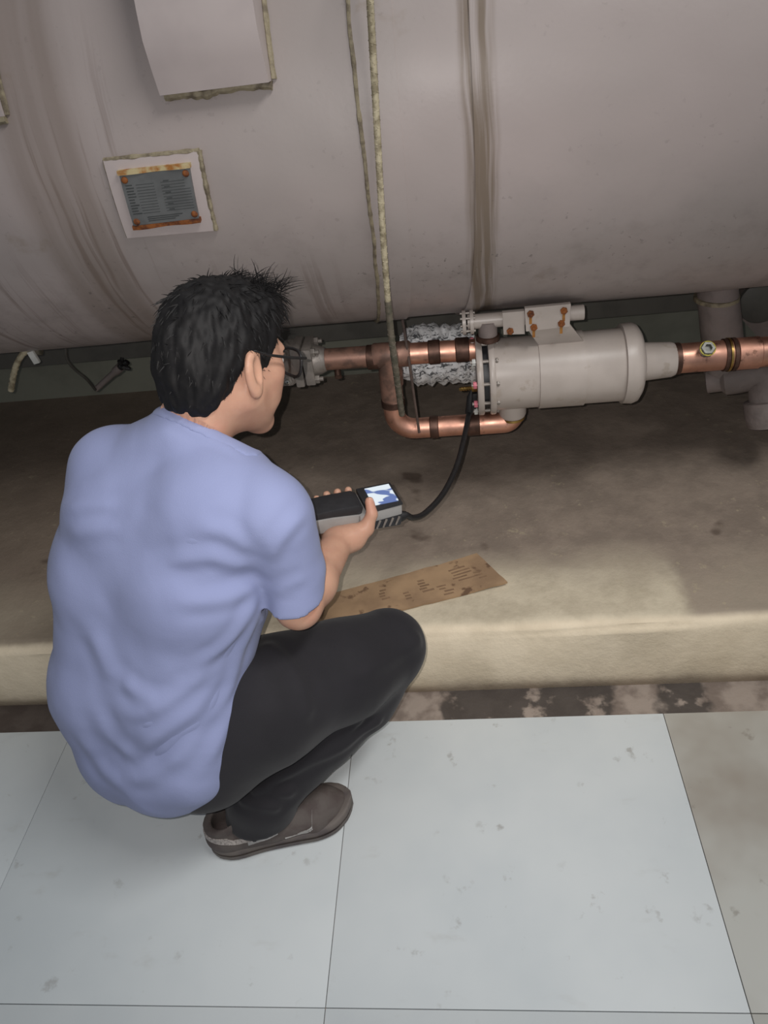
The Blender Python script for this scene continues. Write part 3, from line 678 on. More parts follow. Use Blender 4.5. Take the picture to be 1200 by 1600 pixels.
# ================================================================== cardboard strip lying on the plinth
z0 = PZ+0.004
C4 = [atz(460, 945, z0), atz(745, 868, z0), atz(793, 913, z0), atz(475, 992, z0)]
cb = thing('cardboard_strip', 'flattened brown cardboard strip with faded print lying on the plinth by the knee', 'cardboard', (C4[0]+C4[2])/2)
q = MB()
def cardp(u, v, o):
    p = bil(C4, u, v); e = 0.003*noise.noise(V((u*30, v*30, 0))); p += V((e if u in (0, 1) else 0, e if v in (0, 1) else 0, o+0.002*noise.noise(V((u*5, v*4, 2)))+(0.004*max(0, u-0.8)*5))); return p
q.grid(24, 8, lambda u, v: cardp(u, v, 0.004), lambda u, v: cardp(u, v, -0.001)); q.obj('sheet', M_CARD, cb)
q = MB(); rnd = random.Random(5)
for (u, v, wd, hh, k) in ((0.80, 0.25, 0.10, 0.05, 5), (0.62, 0.30, 0.06, 0.07, 5), (0.52, 0.55, 0.05, 0.06, 3), (0.70, 0.62, 0.05, 0.05, 4), (0.90, 0.5, 0.04, 0.05, 3), (0.42, 0.3, 0.05, 0.06, 4)):
    for j in range(k):
        uu = u+rnd.uniform(-0.01, 0.01); vv = v+j*0.085; ww = wd*rnd.uniform(0.5, 1)
        q.grid(4, 1, lambda a, b_: cardp(uu+ww*a, vv+hh*b_*0.7, 0.0046), lambda a, b_: cardp(uu+ww*a, vv+hh*b_*0.7, 0.0038))
q.obj('faded_print', M_CARDINK, cb, smooth=0)['kind'] = 'stuff'

#PERSON
# ================================================================== the man: implicit surfaces meshed with surface nets
def A3(p): return np.array(p, dtype=np.float64)
class SDF:
    def __init__(s, lo, hi, h):
        s.h = h; s.lo = A3(lo); s.n = np.ceil((A3(hi)-s.lo)/h).astype(int)+1; s.g = np.full(tuple(s.n), 1.0, np.float32)
    def sub(s, lo, hi):
        a = np.clip(np.floor((lo-s.lo)/s.h).astype(int), 0, s.n); b = np.clip(np.ceil((hi-s.lo)/s.h).astype(int)+1, 0, s.n)
        if np.any(b <= a): return None, None
        ax = [(s.lo[i]+np.arange(a[i], b[i])*s.h).astype(np.float32) for i in range(3)]
        return (slice(a[0], b[0]), slice(a[1], b[1]), slice(a[2], b[2])), np.meshgrid(*ax, indexing='ij', sparse=True)
    def put(s, d, sl, k, op):
        g = s.g[sl]
        if op == 'u':
            if k > 0: hh = np.clip(0.5+0.5*(g-d)/k, 0, 1); s.g[sl] = g*(1-hh)+d*hh-k*hh*(1-hh)
            else: s.g[sl] = np.minimum(g, d)
        else:
            d = -d
            if k > 0: hh = np.clip(0.5-0.5*(g-d)/k, 0, 1); s.g[sl] = g*(1-hh)+d*hh+k*hh*(1-hh)
            else: s.g[sl] = np.maximum(g, d)
    def cone(s, a, b, ra, rb, k=0.02, op='u'):
        a, b = A3(a), A3(b); m_ = max(ra, rb)+k+3*s.h
        sl, P = s.sub(np.minimum(a, b)-m_, np.maximum(a, b)+m_)
        if sl is None: return
        ba = b-a; L2 = max(ba@ba, 1e-12)
        px, py, pz = P[0]-a[0], P[1]-a[1], P[2]-a[2]
        t = np.clip((px*ba[0]+py*ba[1]+pz*ba[2])/L2, 0, 1)
        d = np.sqrt((px-t*ba[0])**2+(py-t*ba[1])**2+(pz-t*ba[2])**2)-(ra+(rb-ra)*t)
        s.put(d.astype(np.float32), sl, k, op)
    def chain(s, pts, rs, k=0.02, k2=None, op='u'):
        for i in range(len(pts)-1): s.cone(pts[i], pts[i+1], rs[i], rs[i+1], k if i == 0 or k2 is None else k2, op)
    def ell(s, c, ax, r, k=0.02, op='u'):
        c = A3(c); ax = [A3(v) for v in ax]; m_ = max(r)+k+3*s.h
        sl, P = s.sub(c-m_, c+m_)
        if sl is None: return
        q = [(P[0]-c[0])*v[0]+(P[1]-c[1])*v[1]+(P[2]-c[2])*v[2] for v in ax]
        k0 = np.sqrt(sum((q[i]/r[i])**2 for i in range(3))); k1 = np.sqrt(sum((q[i]/r[i]**2)**2 for i in range(3)))
        d = np.where(k1 > 1e-6, k0*(k0-1)/np.maximum(k1, 1e-6), -min(r))
        s.put(d.astype(np.float32), sl, k, op)
    def plane(s, p, nrm, k=0.0):
        """keep the side opposite to nrm"""
        nrm = A3(nrm); nrm = nrm/np.linalg.norm(nrm); sl, P = s.sub(s.lo, s.lo+s.n*s.h)
        d = (P[0]-p[0])*nrm[0]+(P[1]-p[1])*nrm[1]+(P[2]-p[2])*nrm[2]
        s.put(-d.astype(np.float32), sl, k, 'd')
    def mesh(s, smooth=2):
        g = s.g; ins = g < 0
        acc = np.zeros(tuple(s.n-1), np.int8)
        for i in (0, 1):
            for j in (0, 1):
                for k in (0, 1): acc += ins[i:s.n[0]-1+i, j:s.n[1]-1+j, k:s.n[2]-1+k]
        cells = np.argwhere((acc > 0) & (acc < 8)); idx = np.full(tuple(s.n-1), -1, np.int32)
        idx[cells[:,0], cells[:,1], cells[:,2]] = np.arange(len(cells))
        cv = np.zeros((len(cells), 3)); cn = np.zeros(len(cells))
        co_ = [(i, j, k) for i in (0,1) for j in (0,1) for k in (0,1)]
        val = {c: g[cells[:,0]+c[0], cells[:,1]+c[1], cells[:,2]+c[2]].astype(np.float64) for c in co_}
        for c in co_:
            for ax in range(3):
                if c[ax] == 0:
                    e = list(c); e[ax] = 1; e = tuple(e); va, vb = val[c], val[e]; mk = (va < 0) != (vb < 0)
                    t = np.where(mk, va/np.where(mk, va-vb, 1), 0); p = np.tile(A3(c), (len(cells), 1)); p[:,ax] += t
                    cv[mk] += p[mk]; cn[mk] += 1
        vs = s.lo+(cells+cv/cn[:,None])*s.h
        quads = []
        for ax in range(3):
            o1, o2 = (ax+1) % 3, (ax+2) % 3
            sl0 = [slice(None)]*3; sl1 = [slice(None)]*3; sl0[ax] = slice(0, -1); sl1[ax] = slice(1, None)
            a, b_ = ins[tuple(sl0)], ins[tuple(sl1)]
            for flip in (False, True):
                E = np.argwhere((a & ~b_) if not flip else (~a & b_))
                E = E[(E[:,o1] > 0) & (E[:,o2] > 0) & (E[:,o1] < s.n[o1]-1) & (E[:,o2] < s.n[o2]-1)]
                q = []
                for d1, d2 in ((1,1),(0,1),(0,0),(1,0)):
                    c = E.copy(); c[:,o1] -= d1; c[:,o2] -= d2; q.append(idx[c[:,0], c[:,1], c[:,2]])
                q = np.stack(q if not flip else q[::-1], 1); quads.append(q[(q >= 0).all(1)])
        qs = np.concatenate(quads)
        ed = np.concatenate([qs[:,[0,1]], qs[:,[1,2]], qs[:,[2,3]], qs[:,[3,0]]]); 
        for _ in range(smooth):
            sm = np.zeros_like(vs); ct = np.zeros(len(vs))
            for a_, b_ in ((0,1),(1,0)):
                for ax in range(3): sm[:,ax] += np.bincount(ed[:,a_], weights=vs[ed[:,b_],ax], minlength=len(vs))
                ct += np.bincount(ed[:,a_], minlength=len(vs))
            vs = vs*0.4+0.6*sm/np.maximum(ct, 1)[:,None]
        return vs, qs
def normals(vs, qs):
    n = np.cross(vs[qs[:,2]]-vs[qs[:,0]], vs[qs[:,3]]-vs[qs[:,1]]); out = np.zeros_like(vs)
    for k in range(4):
        for ax in range(3): out[:,ax] += np.bincount(qs[:,k], weights=n[:,ax], minlength=len(vs))
    return out/np.maximum(np.linalg.norm(out, axis=1), 1e-12)[:,None]
def mesh_obj(name, vs, qs, mat, parent=None):
    me = bpy.data.meshes.new(name); base = WL[parent.name] if parent else V((0,0,0))
    v = (vs-A3(base)).astype(np.float32)
    me.vertices.add(len(v)); me.vertices.foreach_set('co', v.ravel())
    me.loops.add(len(qs)*4); me.loops.foreach_set('vertex_index', qs.ravel().astype(np.int32))
    me.polygons.add(len(qs)); me.polygons.foreach_set('loop_start', np.arange(0, len(qs)*4, 4, dtype=np.int32))
    me.polygons.foreach_set('use_smooth', np.ones(len(qs), dtype=bool)); me.update(calc_edges=True); me.validate()
    me.materials.append(mat); o = bpy.data.objects.new(name, me); COL.objects.link(o)
    if parent: o.parent = parent; WL[o.name] = base
    return o

man = thing('person', 'man with black hair and glasses squatting in a periwinkle T-shirt, holding a handheld probe', 'person', (-0.48, 0.88, 0.0))
# --- joints
hipR = V((-0.485, 0.825, 0.33)); hipL = V((-0.645, 0.895, 0.33))
knR = V((-0.178, 0.985, 0.385)); knL = V((-0.60, 1.16, 0.45))
anR = V((-0.474, 0.862, 0.095)); anL = V((-0.66, 1.00, 0.095))
shR = atd(402, 772, 1.13); shL = atd(172, 735, 1.27)
elR = atd(466, 946, 1.25); wrR = atd(530, 846, 1.405)
elL = V((-0.62, 1.10, 0.60)); wrL = V((-0.585, 1.20, 0.555))
neckB = (shR+shL)*0.5+V((0.01, 0.02, 0.035))
# --- head frame
hF = V((0.58, 0.78, -0.36)).normalized(); hU = V((0.22, 0.30, 1.0)); hU = (hU-hF*hU.dot(hF)).normalized(); hR = hF.cross(hU).normalized()
HC = atd(350, 562, 1.17)
def hd(r, f, u): return HC+hR*r+hF*f+hU*u
hax = (hR, hF, hU)
# --- device frame
dL = V((0.93, 0.36, -0.085)).normalized(); dW = V((0.36, -0.93, 0)).normalized(); dU = dL.cross(dW)
if dU.z < 0: dU = -dU
dW = dU.cross(dL); dW = dW if dW.y < 0 else -dW
DC = atd(530, 801, 1.43)
def dv(l, w_, u): return DC+dL*l+dW*w_+dU*u

# --- body (one continuous surface)
bd = SDF((-0.78, 0.66, -0.0), (-0.10, 1.36, 1.14), 0.003)
bd.ell(hd(0, -0.012, 0.030), hax, (0.074, 0.094, 0.088), 0.02)               # cranium
bd.ell(hd(0, 0.022, -0.030), hax, (0.062, 0.070, 0.085), 0.03)               # face
for sg in (-1, 1):
    bd.cone(hd(sg*0.056, 0.005, -0.045), hd(sg*0.018, 0.068, -0.100), 0.020, 0.017, 0.03)   # jaw
    bd.cone(hd(sg*0.048, 0.052, -0.012), hd(sg*0.035, 0.062, -0.05), 0.020, 0.018, 0.025)   # cheek
bd.ell(hd(0, 0.074, -0.102), hax, (0.022, 0.016, 0.016), 0.02)               # chin
bd.cone(hd(-0.034, 0.079, 0.018), hd(0.034, 0.079, 0.018), 0.010, 0.010, 0.016)             # brow
bd.cone(hd(0, 0.086, 0.006), hd(0, 0.104, -0.034), 0.008, 0.012, 0.012)      # nose
for sg in (-1, 1):
    bd.ell(hd(sg*0.013, 0.094, -0.038), hax, (0.009, 0.011, 0.008), 0.006)
    bd.ell(hd(sg*0.031, 0.092, 0.000), hax, (0.016, 0.012, 0.010), 0.008, 'd')
bd.cone(hd(-0.018, 0.086, -0.064), hd(0.018, 0.086, -0.064), 0.005, 0.005, 0.006)
bd.cone(hd(-0.016, 0.085, -0.074), hd(0.016, 0.085, -0.074), 0.006, 0.006, 0.006)
bd.cone(hd(-0.02, 0.094, -0.069), hd(0.02, 0.094, -0.069), 0.0018, 0.0018, 0.002, 'd')
for sg in (-1, 1):                                                            # ears
    eR = (hR*sg*0.92+hF*0.22+hU*0.08).normalized(); eU = (hU*0.97-hF*0.22); eU = (eU-eR*eU.dot(eR)).normalized(); eF = eU.cross(eR)
    ec = hd(sg*0.077, -0.012, -0.004)+eR*0.004
    bd.ell(ec, (eR, eF, eU), (0.009, 0.019, 0.034), 0.007)
    bd.ell(ec-eU*0.026, (eR, eF, eU), (0.008, 0.011, 0.013), 0.006)
    bd.ell(ec+eR*0.010+eU*0.004+eF*(0.004), (eR, eF, eU), (0.011, 0.011, 0.023), 0.003, 'd')
nk0 = hd(0, -0.030, -0.060)
bd.cone(nk0, neckB, 0.050, 0.056, 0.03)
bd.cone(hd(0, -0.042, -0.03), neckB-hF*0.01+hR*0.012, 0.036, 0.042, 0.03)
pel = (hipR+hipL)*0.5
sp1 = pel.lerp(neckB, 0.33)+V((-0.02, -0.03, 0)); sp2 = pel.lerp(neckB, 0.68)+V((-0.02, -0.03, 0))
bd.chain([pel, sp1, sp2, neckB-V((0,0,0.06))], [0.09, 0.085, 0.10, 0.06], 0.04)
shd = (shR-shL).normalized()
for sg, sh, el, wr, hip, kn, an in ((1, shR, elR, wrR, hipR, knR, anR), (-1, shL, elL, wrL, hipL, knL, anL)):
    bd.cone(neckB-V((0,0,0.05)), sh-shd*sg*0.02, 0.05, 0.042, 0.04)
    bd.cone(sp2+shd*sg*0.05, pel+shd*sg*0.05, 0.07, 0.075, 0.04)
    up_mid = sh.lerp(el, 0.45)
    bd.chain([sh, up_mid, el], [0.046, 0.042, 0.036], 0.03, 0.02)
    fm = el.lerp(wr, 0.32)
    bd.chain([el, fm, wr], [0.035, 0.0385, 0.0265], 0.02, 0.02)
    kin = hip.lerp(kn, 0.92)
    bd.chain([hip, hip.lerp(kn, 0.5), kin], [0.075, 0.062, 0.045], 0.03, 0.03)
    bd.chain([kin, kin.lerp(an, 0.35), an], [0.042, 0.044, 0.032], 0.02, 0.02)
    ft = (V((0.93, 0.37, 0)) if sg > 0 else V((0.45, 0.89, 0)))
    bd.chain([an+ft*-0.01, an+ft*0.06-Z*0.03, an+ft*0.15-Z*0.055], [0.032, 0.028, 0.02], 0.02)
# right hand under the device: palm up, fingers round the far side, thumb up the near side
fing = [  # l of knuckle, tip height above the body, lengths
    (0.034, 0.0085), (0.013, 0.009), (-0.008, 0.0085), (-0.028, 0.0075)]
for i, (l, r) in enumerate(fing):
    kn_ = dv(l, -0.012, -0.044); p1 = dv(l-0.002, -0.044-0.002*(i == 1), -0.036); p2 = dv(l-0.004, -0.046, -0.004+0.003*(i == 1)); p3 = dv(l-0.005, -0.036, 0.0215-0.004*(i == 3))
    bd.cone(wrR+(dL*(l*0.45)), kn_, 0.018, 0.0135, 0.014)
    bd.chain([kn_, p1, p2, p3], [r*1.28, r*1.1, r, r*0.86], 0.006, 0.003)
cmc = wrR.lerp(dv(0.035, 0.042, -0.03), 0.42)+dL*0.006; mcp = dv(0.038, 0.044, -0.016); ip = dv(0.052, 0.040, 0.010); tip = dv(0.0515, 0.029, 0.0315)
bd.chain([wrR, cmc, mcp], [0.022, 0.020, 0.0145], 0.014, 0.012)
bd.cone(cmc, dv(0.02, -0.005, -0.045), 0.019, 0.014, 0.015)
bd.chain([mcp, ip, tip], [0.0135, 0.0108, 0.0088], 0.008, 0.003)
# left hand resting on the left knee
fd = (knL+V((0.02,0.05,0.075))-wrL).normalized(); sd = fd.cross(Z).normalized(); ud = sd.cross(fd)
for i, (o, L) in enumerate(((-0.030, 0.92), (-0.010, 1.05), (0.011, 1.0), (0.031, 0.8))):
    k_ = wrL+fd*0.085+sd*o+ud*0.008; bd.cone(wrL+sd*o*0.4, k_, 0.017, 0.0125, 0.012)
    a = k_+(fd*0.9-ud*0.25+sd*o*1.5).normalized()*0.040*L; c = a+(fd*0.6-ud*0.75).normalized()*0.026*L; e = c+(fd*0.2-ud*0.95).normalized()*0.02*L
    bd.chain([k_, a, c, e], [0.011, 0.0095, 0.0085, 0.0075], 0.005, 0.002)
sg_ = -1
bd.chain([wrL, wrL+fd*0.03-sd*0.032, wrL+fd*0.062-sd*0.05-ud*0.01, wrL+fd*0.088-sd*0.052-ud*0.025], [0.018, 0.015, 0.011, 0.0085], 0.012, 0.003)
bvs, bqs = bd.mesh(2); del bd
# thumb nail
q = MB(); tn = (tip-ip).normalized(); no = (dW*0.75+dL*0.65); no = (no-tn*no.dot(tn)).normalized(); sdn = tn.cross(no)
q.grid(6, 6, lambda u, v: tip+tn*(-0.006+0.012*v)+sdn*(u-0.5)*0.0105+no*(0.0090-0.0045*(2*u-1)**2-0.002*v*v), lambda u, v: tip+tn*(-0.006+0.012*v)+sdn*(u-0.5)*0.0105+no*(0.006-0.0045*(2*u-1)**2)); q.obj('thumb_nail', plain('nail', (0.80,0.62,0.55), 0.3), man)
# eyes, lips
for sg in (-1, 1):
    q = MB(); c = hd(sg*0.031, 0.0795, 0.0); q.lathe(c-hF*0.0115, hF, [(0.0115-0.0115*math.cos(a), max(0.0002, 0.0115*math.sin(a))) for a in [k*math.pi/10 for k in range(11)]], 16); e = q.obj('eye', M_EYE, man)
    q = MB(); q.lathe(c+hF*0.0096, hF, [(0, 0.0058), (0.0013, 0.0052), (0.0024, 0.0010)], 14); q.obj('iris', M_IRIS, e)
    q = MB(); q.tube([hd(sg*0.012, 0.094, 0.017), hd(sg*0.03, 0.092, 0.023), hd(sg*0.048, 0.078, 0.017)], [0.002, 0.0036, 0.0015], 8); q.obj('eyebrow', M_HAIR, man)
q = MB(); q.tube([hd(-0.02, 0.085, -0.07), hd(-0.008, 0.0915, -0.066), hd(0, 0.092, -0.067), hd(0.008, 0.0915, -0.066), hd(0.02, 0.085, -0.07)], [0.001, 0.0032, 0.003, 0.0032, 0.001], 8); q.tube([hd(-0.018, 0.086, -0.071), hd(0, 0.0925, -0.075), hd(0.018, 0.086, -0.071)], [0.001, 0.0042, 0.001], 8); q.obj('lips', M_LIP, man)

# --- hair: a cap that follows the skull, then loose strands
hr = SDF(A3(HC)-0.16, A3(HC)+0.17, 0.003)
hr.ell(hd(0, -0.014, 0.030), hax, (0.080, 0.099, 0.092), 0.02)
hr.ell(hd(0, -0.060, -0.025), hax, (0.062, 0.046, 0.068), 0.03)
hr.ell(hd(0, 0.040, 0.078), hax, (0.062, 0.048, 0.038), 0.03)
sl, P = hr.sub(hr.lo, hr.lo+hr.n*hr.h); hc = A3(HC)
qr = sum((P[i]-hc[i])*hR[i] for i in range(3)); qf = sum((P[i]-hc[i])*hF[i] for i in range(3)); qu = sum((P[i]-hc[i])*hU[i] for i in range(3))
# hairline height as a function of front-back position: nape, round the ear, sideburn, forehead
line = np.interp(qf, [-0.12, -0.065, -0.045, -0.032, -0.018, 0.004, 0.010, 0.024, 0.032, 0.055, 0.075, 0.12], [-0.075, -0.073, -0.055, -0.026, 0.022, 0.026, -0.016, -0.014, 0.020, 0.040, 0.058, 0.060])
dcut = (line-qu).astype(np.float32)*0.7
hr.put(-np.broadcast_to(dcut, hr.g.shape), sl, 0.006, 'd')
vs, qs = hr.mesh(2); nn = normals(vs, qs)
for i in range(len(vs)):
    p = V(vs[i]); l = p-HC; q_ = V((l.dot(hR)*55, l.dot(hF)*55, l.dot(hU)*16)); vs[i] += nn[i]*(0.0045*noise.noise(q_)+0.003*noise.noise(q_*2.2))
hair = mesh_obj('hair', vs, qs, M_HAIR, man)
q = MB(); rnd = random.Random(11); top = hd(0, -0.035, 0.13)
sel = rnd.sample(range(len(vs)), 3400)
for i in sel:
    p = V(vs[i]); nv = V(nn[i]); l = p-HC; u_ = l.dot(hU); f_ = l.dot(hF)
    away = (p-top); flow = (away-nv*away.dot(nv))
    if flow.length < 1e-4: continue
    flow = flow.normalized()
    flow = (flow+V((rnd.gauss(0,.35), rnd.gauss(0,.35), rnd.gauss(0,.35)))).normalized()
    crown = max(0.0, min(1.0, (u_-0.03)/0.09)); front = max(0.0, min(1.0, (f_+0.02)/0.08))
    L = (0.012+0.010*crown+0.012*front*crown)*rnd.uniform(0.6, 1.3); lift = (0.05+0.10*crown*rnd.random()+0.35*front*crown*rnd.random())
    if u_ < -0.02: L *= 0.5; lift *= 0.4
    pts = [p-nv*0.003]; d = (flow+nv*lift).normalized()
    for k in range(4):
        pts.append(pts[-1]+d*L/4); d = (d+flow*0.25-nv*0.12-Z*0.08).normalized()
    q.tube(pts, [0.0011, 0.001, 0.0008, 0.0005, 0.0002], 3, cap=False)
for i in range(70):            # wispy tuft standing up at the front of the crown
    a = rnd.uniform(-1, 1); p = hd(0.012+0.04*a, 0.050+rnd.uniform(-0.03, 0.025), 0.122+rnd.uniform(-0.016, -0.004)); d = (hU*0.55+hF*rnd.uniform(-0.2, 0.8)+hR*rnd.uniform(-0.6, 0.9)).normalized(); L = rnd.uniform(0.022, 0.042); pts = [p]
    bend = V((rnd.gauss(0,.3), rnd.gauss(0,.3), -0.22))
    for k in range(5): pts.append(pts[-1]+d*L/5); d = (d+bend*0.45).normalized()
    q.tube(pts, [0.0009, 0.0008, 0.0007, 0.0006, 0.0004, 0.0002], 3, cap=False)
o = q.obj('loose_strands', M_HAIR, hair, fix=False); o['kind'] = 'stuff'

# --- glasses
gl = MB(); 
gls = bpy.data.objects.new('glasses', None); COL.objects.link(gls); gls.parent = man; WL[gls.name] = WL['person']
for sg in (-1, 1):
    q = MB(); q.tube([hd(sg*0.071, 0.104, 0.010), hd(sg*0.0775, 0.060, 0.015), hd(sg*0.081, 0.014, 0.022), hd(sg*0.079, -0.010, 0.029), hd(sg*0.075, -0.030, 0.014)], [0.0022, 0.0024, 0.002, 0.0018, 0.0015], 8); q.obj('temple', M_BLACK, gls)
    q = MB(); ring = []
    for k in range(25):
        a = 2*math.pi*k/24; ring.append(hd(sg*0.034+0.0285*math.copysign(abs(math.cos(a))**0.75, math.cos(a)), 0.112-0.006*abs(math.cos(a))*0 - 0.30*max(0, abs(sg*0.034+0.0285*math.cos(a))-0.034), -0.004+0.0215*math.copysign(abs(math.sin(a))**0.75, math.sin(a))))
    q.tube(ring, 0.0026, 8, cap=False); q.obj('lens_rim', M_BLACK, gls)
    q = MB(); n = len(ring)-1; c0 = sum(ring[:-1], V((0,0,0)))/n
    q.add([c0+hF*0.0007]+[p+hF*0.0006 for p in ring[:-1]]+[c0-hF*0.0007]+[p-hF*0.0006 for p in ring[:-1]],
          [(0, 1+k, 1+(k+1) % n) for k in range(n)]+[(n+1, n+2+(k+1) % n, n+2+k) for k in range(n)]+[(1+k, n+2+k, n+2+(k+1) % n, 1+(k+1) % n) for k in range(n)])
    q.obj('lens', M_GLASS, gls)
q = MB(); q.tube([hd(-0.008, 0.112, 0.002), hd(0, 0.116, 0.005), hd(0.008, 0.112, 0.002)], 0.0018, 8); q.obj('bridge', M_BLACK, gls)

# --- T-shirt
def pxs(px, py, t, rp): return (atd(px, py, t), rp*t/1200)
ts = SDF((-0.86, 0.60, 0.16), (-0.10, 1.26, 0.98), 0.004)
def hull4(s, a, b, k): s.cone(a[0], b[0], a[1], b[1], k)
nb = pxs(300, 688, 1.195, 58)
sR = pxs(414, 796, 1.15, 60); sL = pxs(196, 744, 1.27, 68)
uR = pxs(340, 795, 1.19, 95); uL = pxs(206, 800, 1.265, 92)
mR = pxs(312, 905, 1.25, 103); mL = pxs(197, 890, 1.32, 103)
lR = pxs(282, 1065, 1.33, 102); lL = pxs(194, 1065, 1.39, 104)
bR = pxs(268, 1172, 1.385, 90); bL = pxs(222, 1158, 1.43, 92)
K = 0.022
for a, b in ((nb, sR), (nb, sL), (nb, uR), (nb, uL), (sR, uR), (sL, uL), (uR, uL), (uR, mR), (uL, mL), (uR, mL), (uL, mR), (mR, mL), (mR, lR), (mL, lL), (lR, lL), (lR, bR), (lL, bL), (bR, bL), (sL, mL), (mR, lL), (mL, lR)):
    hull4(ts, a, b, K)
# front of the shirt falling over the lap
fr = pxs(330, 1010, 1.36, 62); hull4(ts, mR, fr, 0.04); lap = pxs(306, 1140, 1.315, 54); hull4(ts, fr, lap, 0.03); hull4(ts, lap, bR, 0.03); hull4(ts, lap, pxs(297, 1198, 1.325, 60), 0.03)
# sleeves
seR = elR.lerp(shR, 0.10)
ts.cone(atd(430, 808, 1.155), atd(456, 890, 1.21), 0.060, 0.050, 0.022); ts.cone(atd(457, 890, 1.21), atd(463, 985, 1.25), 0.050, 0.046, 0.01)
ts.cone(shL, shL.lerp(elL, 0.85), 0.062, 0.055, 0.03)
outer = ts.g.copy(); shirt_outer = outer
# hollow it: cloth shell of 8 mm
ts.g = np.maximum(outer, -(outer+0.008)); 

# hem, sleeve mouths and neck hole
hem_n = V((0.74, 0.36, -0.55)); hem_p = atd(350, 1200, 1.33)
sl, P = ts.sub(ts.lo, ts.lo+ts.n*ts.h)
def halfspace(p, n_):
    n_ = V(n_).normalized(); return ((P[0]-p[0])*n_[0]+(P[1]-p[1])*n_[1]+(P[2]-p[2])*n_[2]).astype(np.float32)
def ball(p, r): return (np.sqrt((P[0]-p[0])**2+(P[1]-p[1])**2+(P[2]-p[2])**2)-r).astype(np.float32)
# rounded hem: the cut is a cone-like bowl rather than a plane
shirt_cut = np.minimum(halfspace(hem_p, hem_n), halfspace((0, 0, 0.53), (0, 0, -1)))
sm_n = V((0.0, 0.15, -1.0)); sm_p = atd(463, 916, 1.24)
shirt_cut = np.maximum(shirt_cut, np.minimum(np.minimum(halfspace(sm_p, sm_n), -ball(sm_p, 0.17)), halfspace(atd(414, 945, 1.245), rt)))
sm_n2 = (elL-shL).normalized(); sm_p2 = shL.lerp(elL, 0.72)
shirt_cut = np.maximum(shirt_cut, np.minimum(halfspace(sm_p2, sm_n2), -ball(sm_p2, 0.085)))
nkd = (nk0-neckB).normalized()
# collar plane through three measured points
c1, c2 = atd(240, 637, 1.20), atd(388, 690, 1.11)
cm = (c1+c2)*0.5; cax = (c2-c1).normalized(); cn_ = cax.cross(ray(310, 655).normalized()); cn_ = cn_ if cn_.z > 0 else -cn_
cn_ = (cn_.normalized()*0.85+hF*0.35+Z*0.2).normalized()
neck_cut = np.minimum(halfspace(c1.lerp(c2, 0.5), cn_), -ball(cm+cn_*0.055+hF*0.02, 0.105))
shirt_cut = np.maximum(shirt_cut, neck_cut)
ts.g = np.maximum(ts.g, shirt_cut)
vs, qs = ts.mesh(2)
# folds: ridges raised along lines measured on the cloth
bv = BVHTree.FromPolygons([tuple(v) for v in vs], [tuple(f) for f in qs])
def on_cloth(px, py):
    d = ray(px, py); h_ = bv.ray_cast(CAM, d.normalized()); return h_[0]
FOLDS = [([(412,908),(380,925),(330,938),(270,940)], 0.0075, 0.011), ([(410,890),(370,880),(330,872),(280,876),(232,892)], 0.007, 0.011),
         ([(405,915),(385,965),(350,1010),(300,1045)], 0.007, 0.010), ([(400,940),(385,1000),(365,1060),(348,1110)], 0.006, 0.010),
         ([(395,870),(370,845),(345,830),(310,825)], 0.005, 0.010), ([(330,1040),(290,1080),(240,1110),(190,1115)], 0.008, 0.012),
         ([(345,1060),(300,1110),(245,1150),(215,1185)], 0.008, 0.012), ([(300,1165),(260,1195),(225,1215),(190,1215)], 0.008, 0.012),
         ([(190,1060),(215,1085),(250,1095)], 0.006, 0.011), ([(100,795),(140,788),(185,790)], 0.004, 0.009), ([(103,835),(150,828),(190,822)], 0.004, 0.010),
         ([(400,1020),(380,1080),(350,1140),(318,1200)], 0.007, 0.011), ([(420,880),(432,850),(455,820),(480,795)], 0.005, 0.009), ([(428,930),(450,915),(480,900)], 0.003, 0.009),
         ([(245,650),(300,672),(345,692),(378,712)], 0.003, 0.006), ([(140,985),(160,1030),(180,1070)], 0.006, 0.014), ([(150,1100),(175,1150),(215,1190)], 0.006, 0.013), ([(120,1140),(160,1200),(205,1235)], 0.005, 0.012)]
nn = normals(vs, qs); add = np.zeros(len(vs))
for px, amp, wd in FOLDS:
    L = [on_cloth(*p) for p in px]; L = [p for p in L if p is not None]
    if len(L) < 2: continue
    Lp = A3([tuple(p) for p in spline(L, 26)]); amp *= 0.55; wd *= 1.15; d2 = np.full(len(vs), 9.0); tt = np.zeros(len(vs))
    for k in range(len(Lp)):
        dd = ((vs-Lp[k])**2).sum(1); mk = dd < d2; d2[mk] = dd[mk]; tt[mk] = k/(len(Lp)-1)
    dist = np.sqrt(d2); env = np.minimum(1, np.minimum(tt, 1-tt)*4+0.15)
    add += amp*env*(np.exp(-(dist/wd)**2)-0.55*np.exp(-((dist-1.9*wd)/(wd))**2))
vs = vs+nn*add[:,None]
for i in range(len(vs)):
    p = V(vs[i]); vs[i] += nn[i]*(0.004*noise.noise(p*9)+0.0015*noise.noise(p*24))
shirt = mesh_obj('tshirt', vs, qs, M_SHIRT, man)
# ribbed collar round the neckline
ts.g = np.maximum.reduce([outer-0.0022, -(outer+0.009), neck_cut-0.002, -(neck_cut+0.017), ball(cm, 0.105)]).astype(np.float32)
cvs, cqs = ts.mesh(4); mesh_obj('collar', cvs, cqs, M_SHIRT, man)

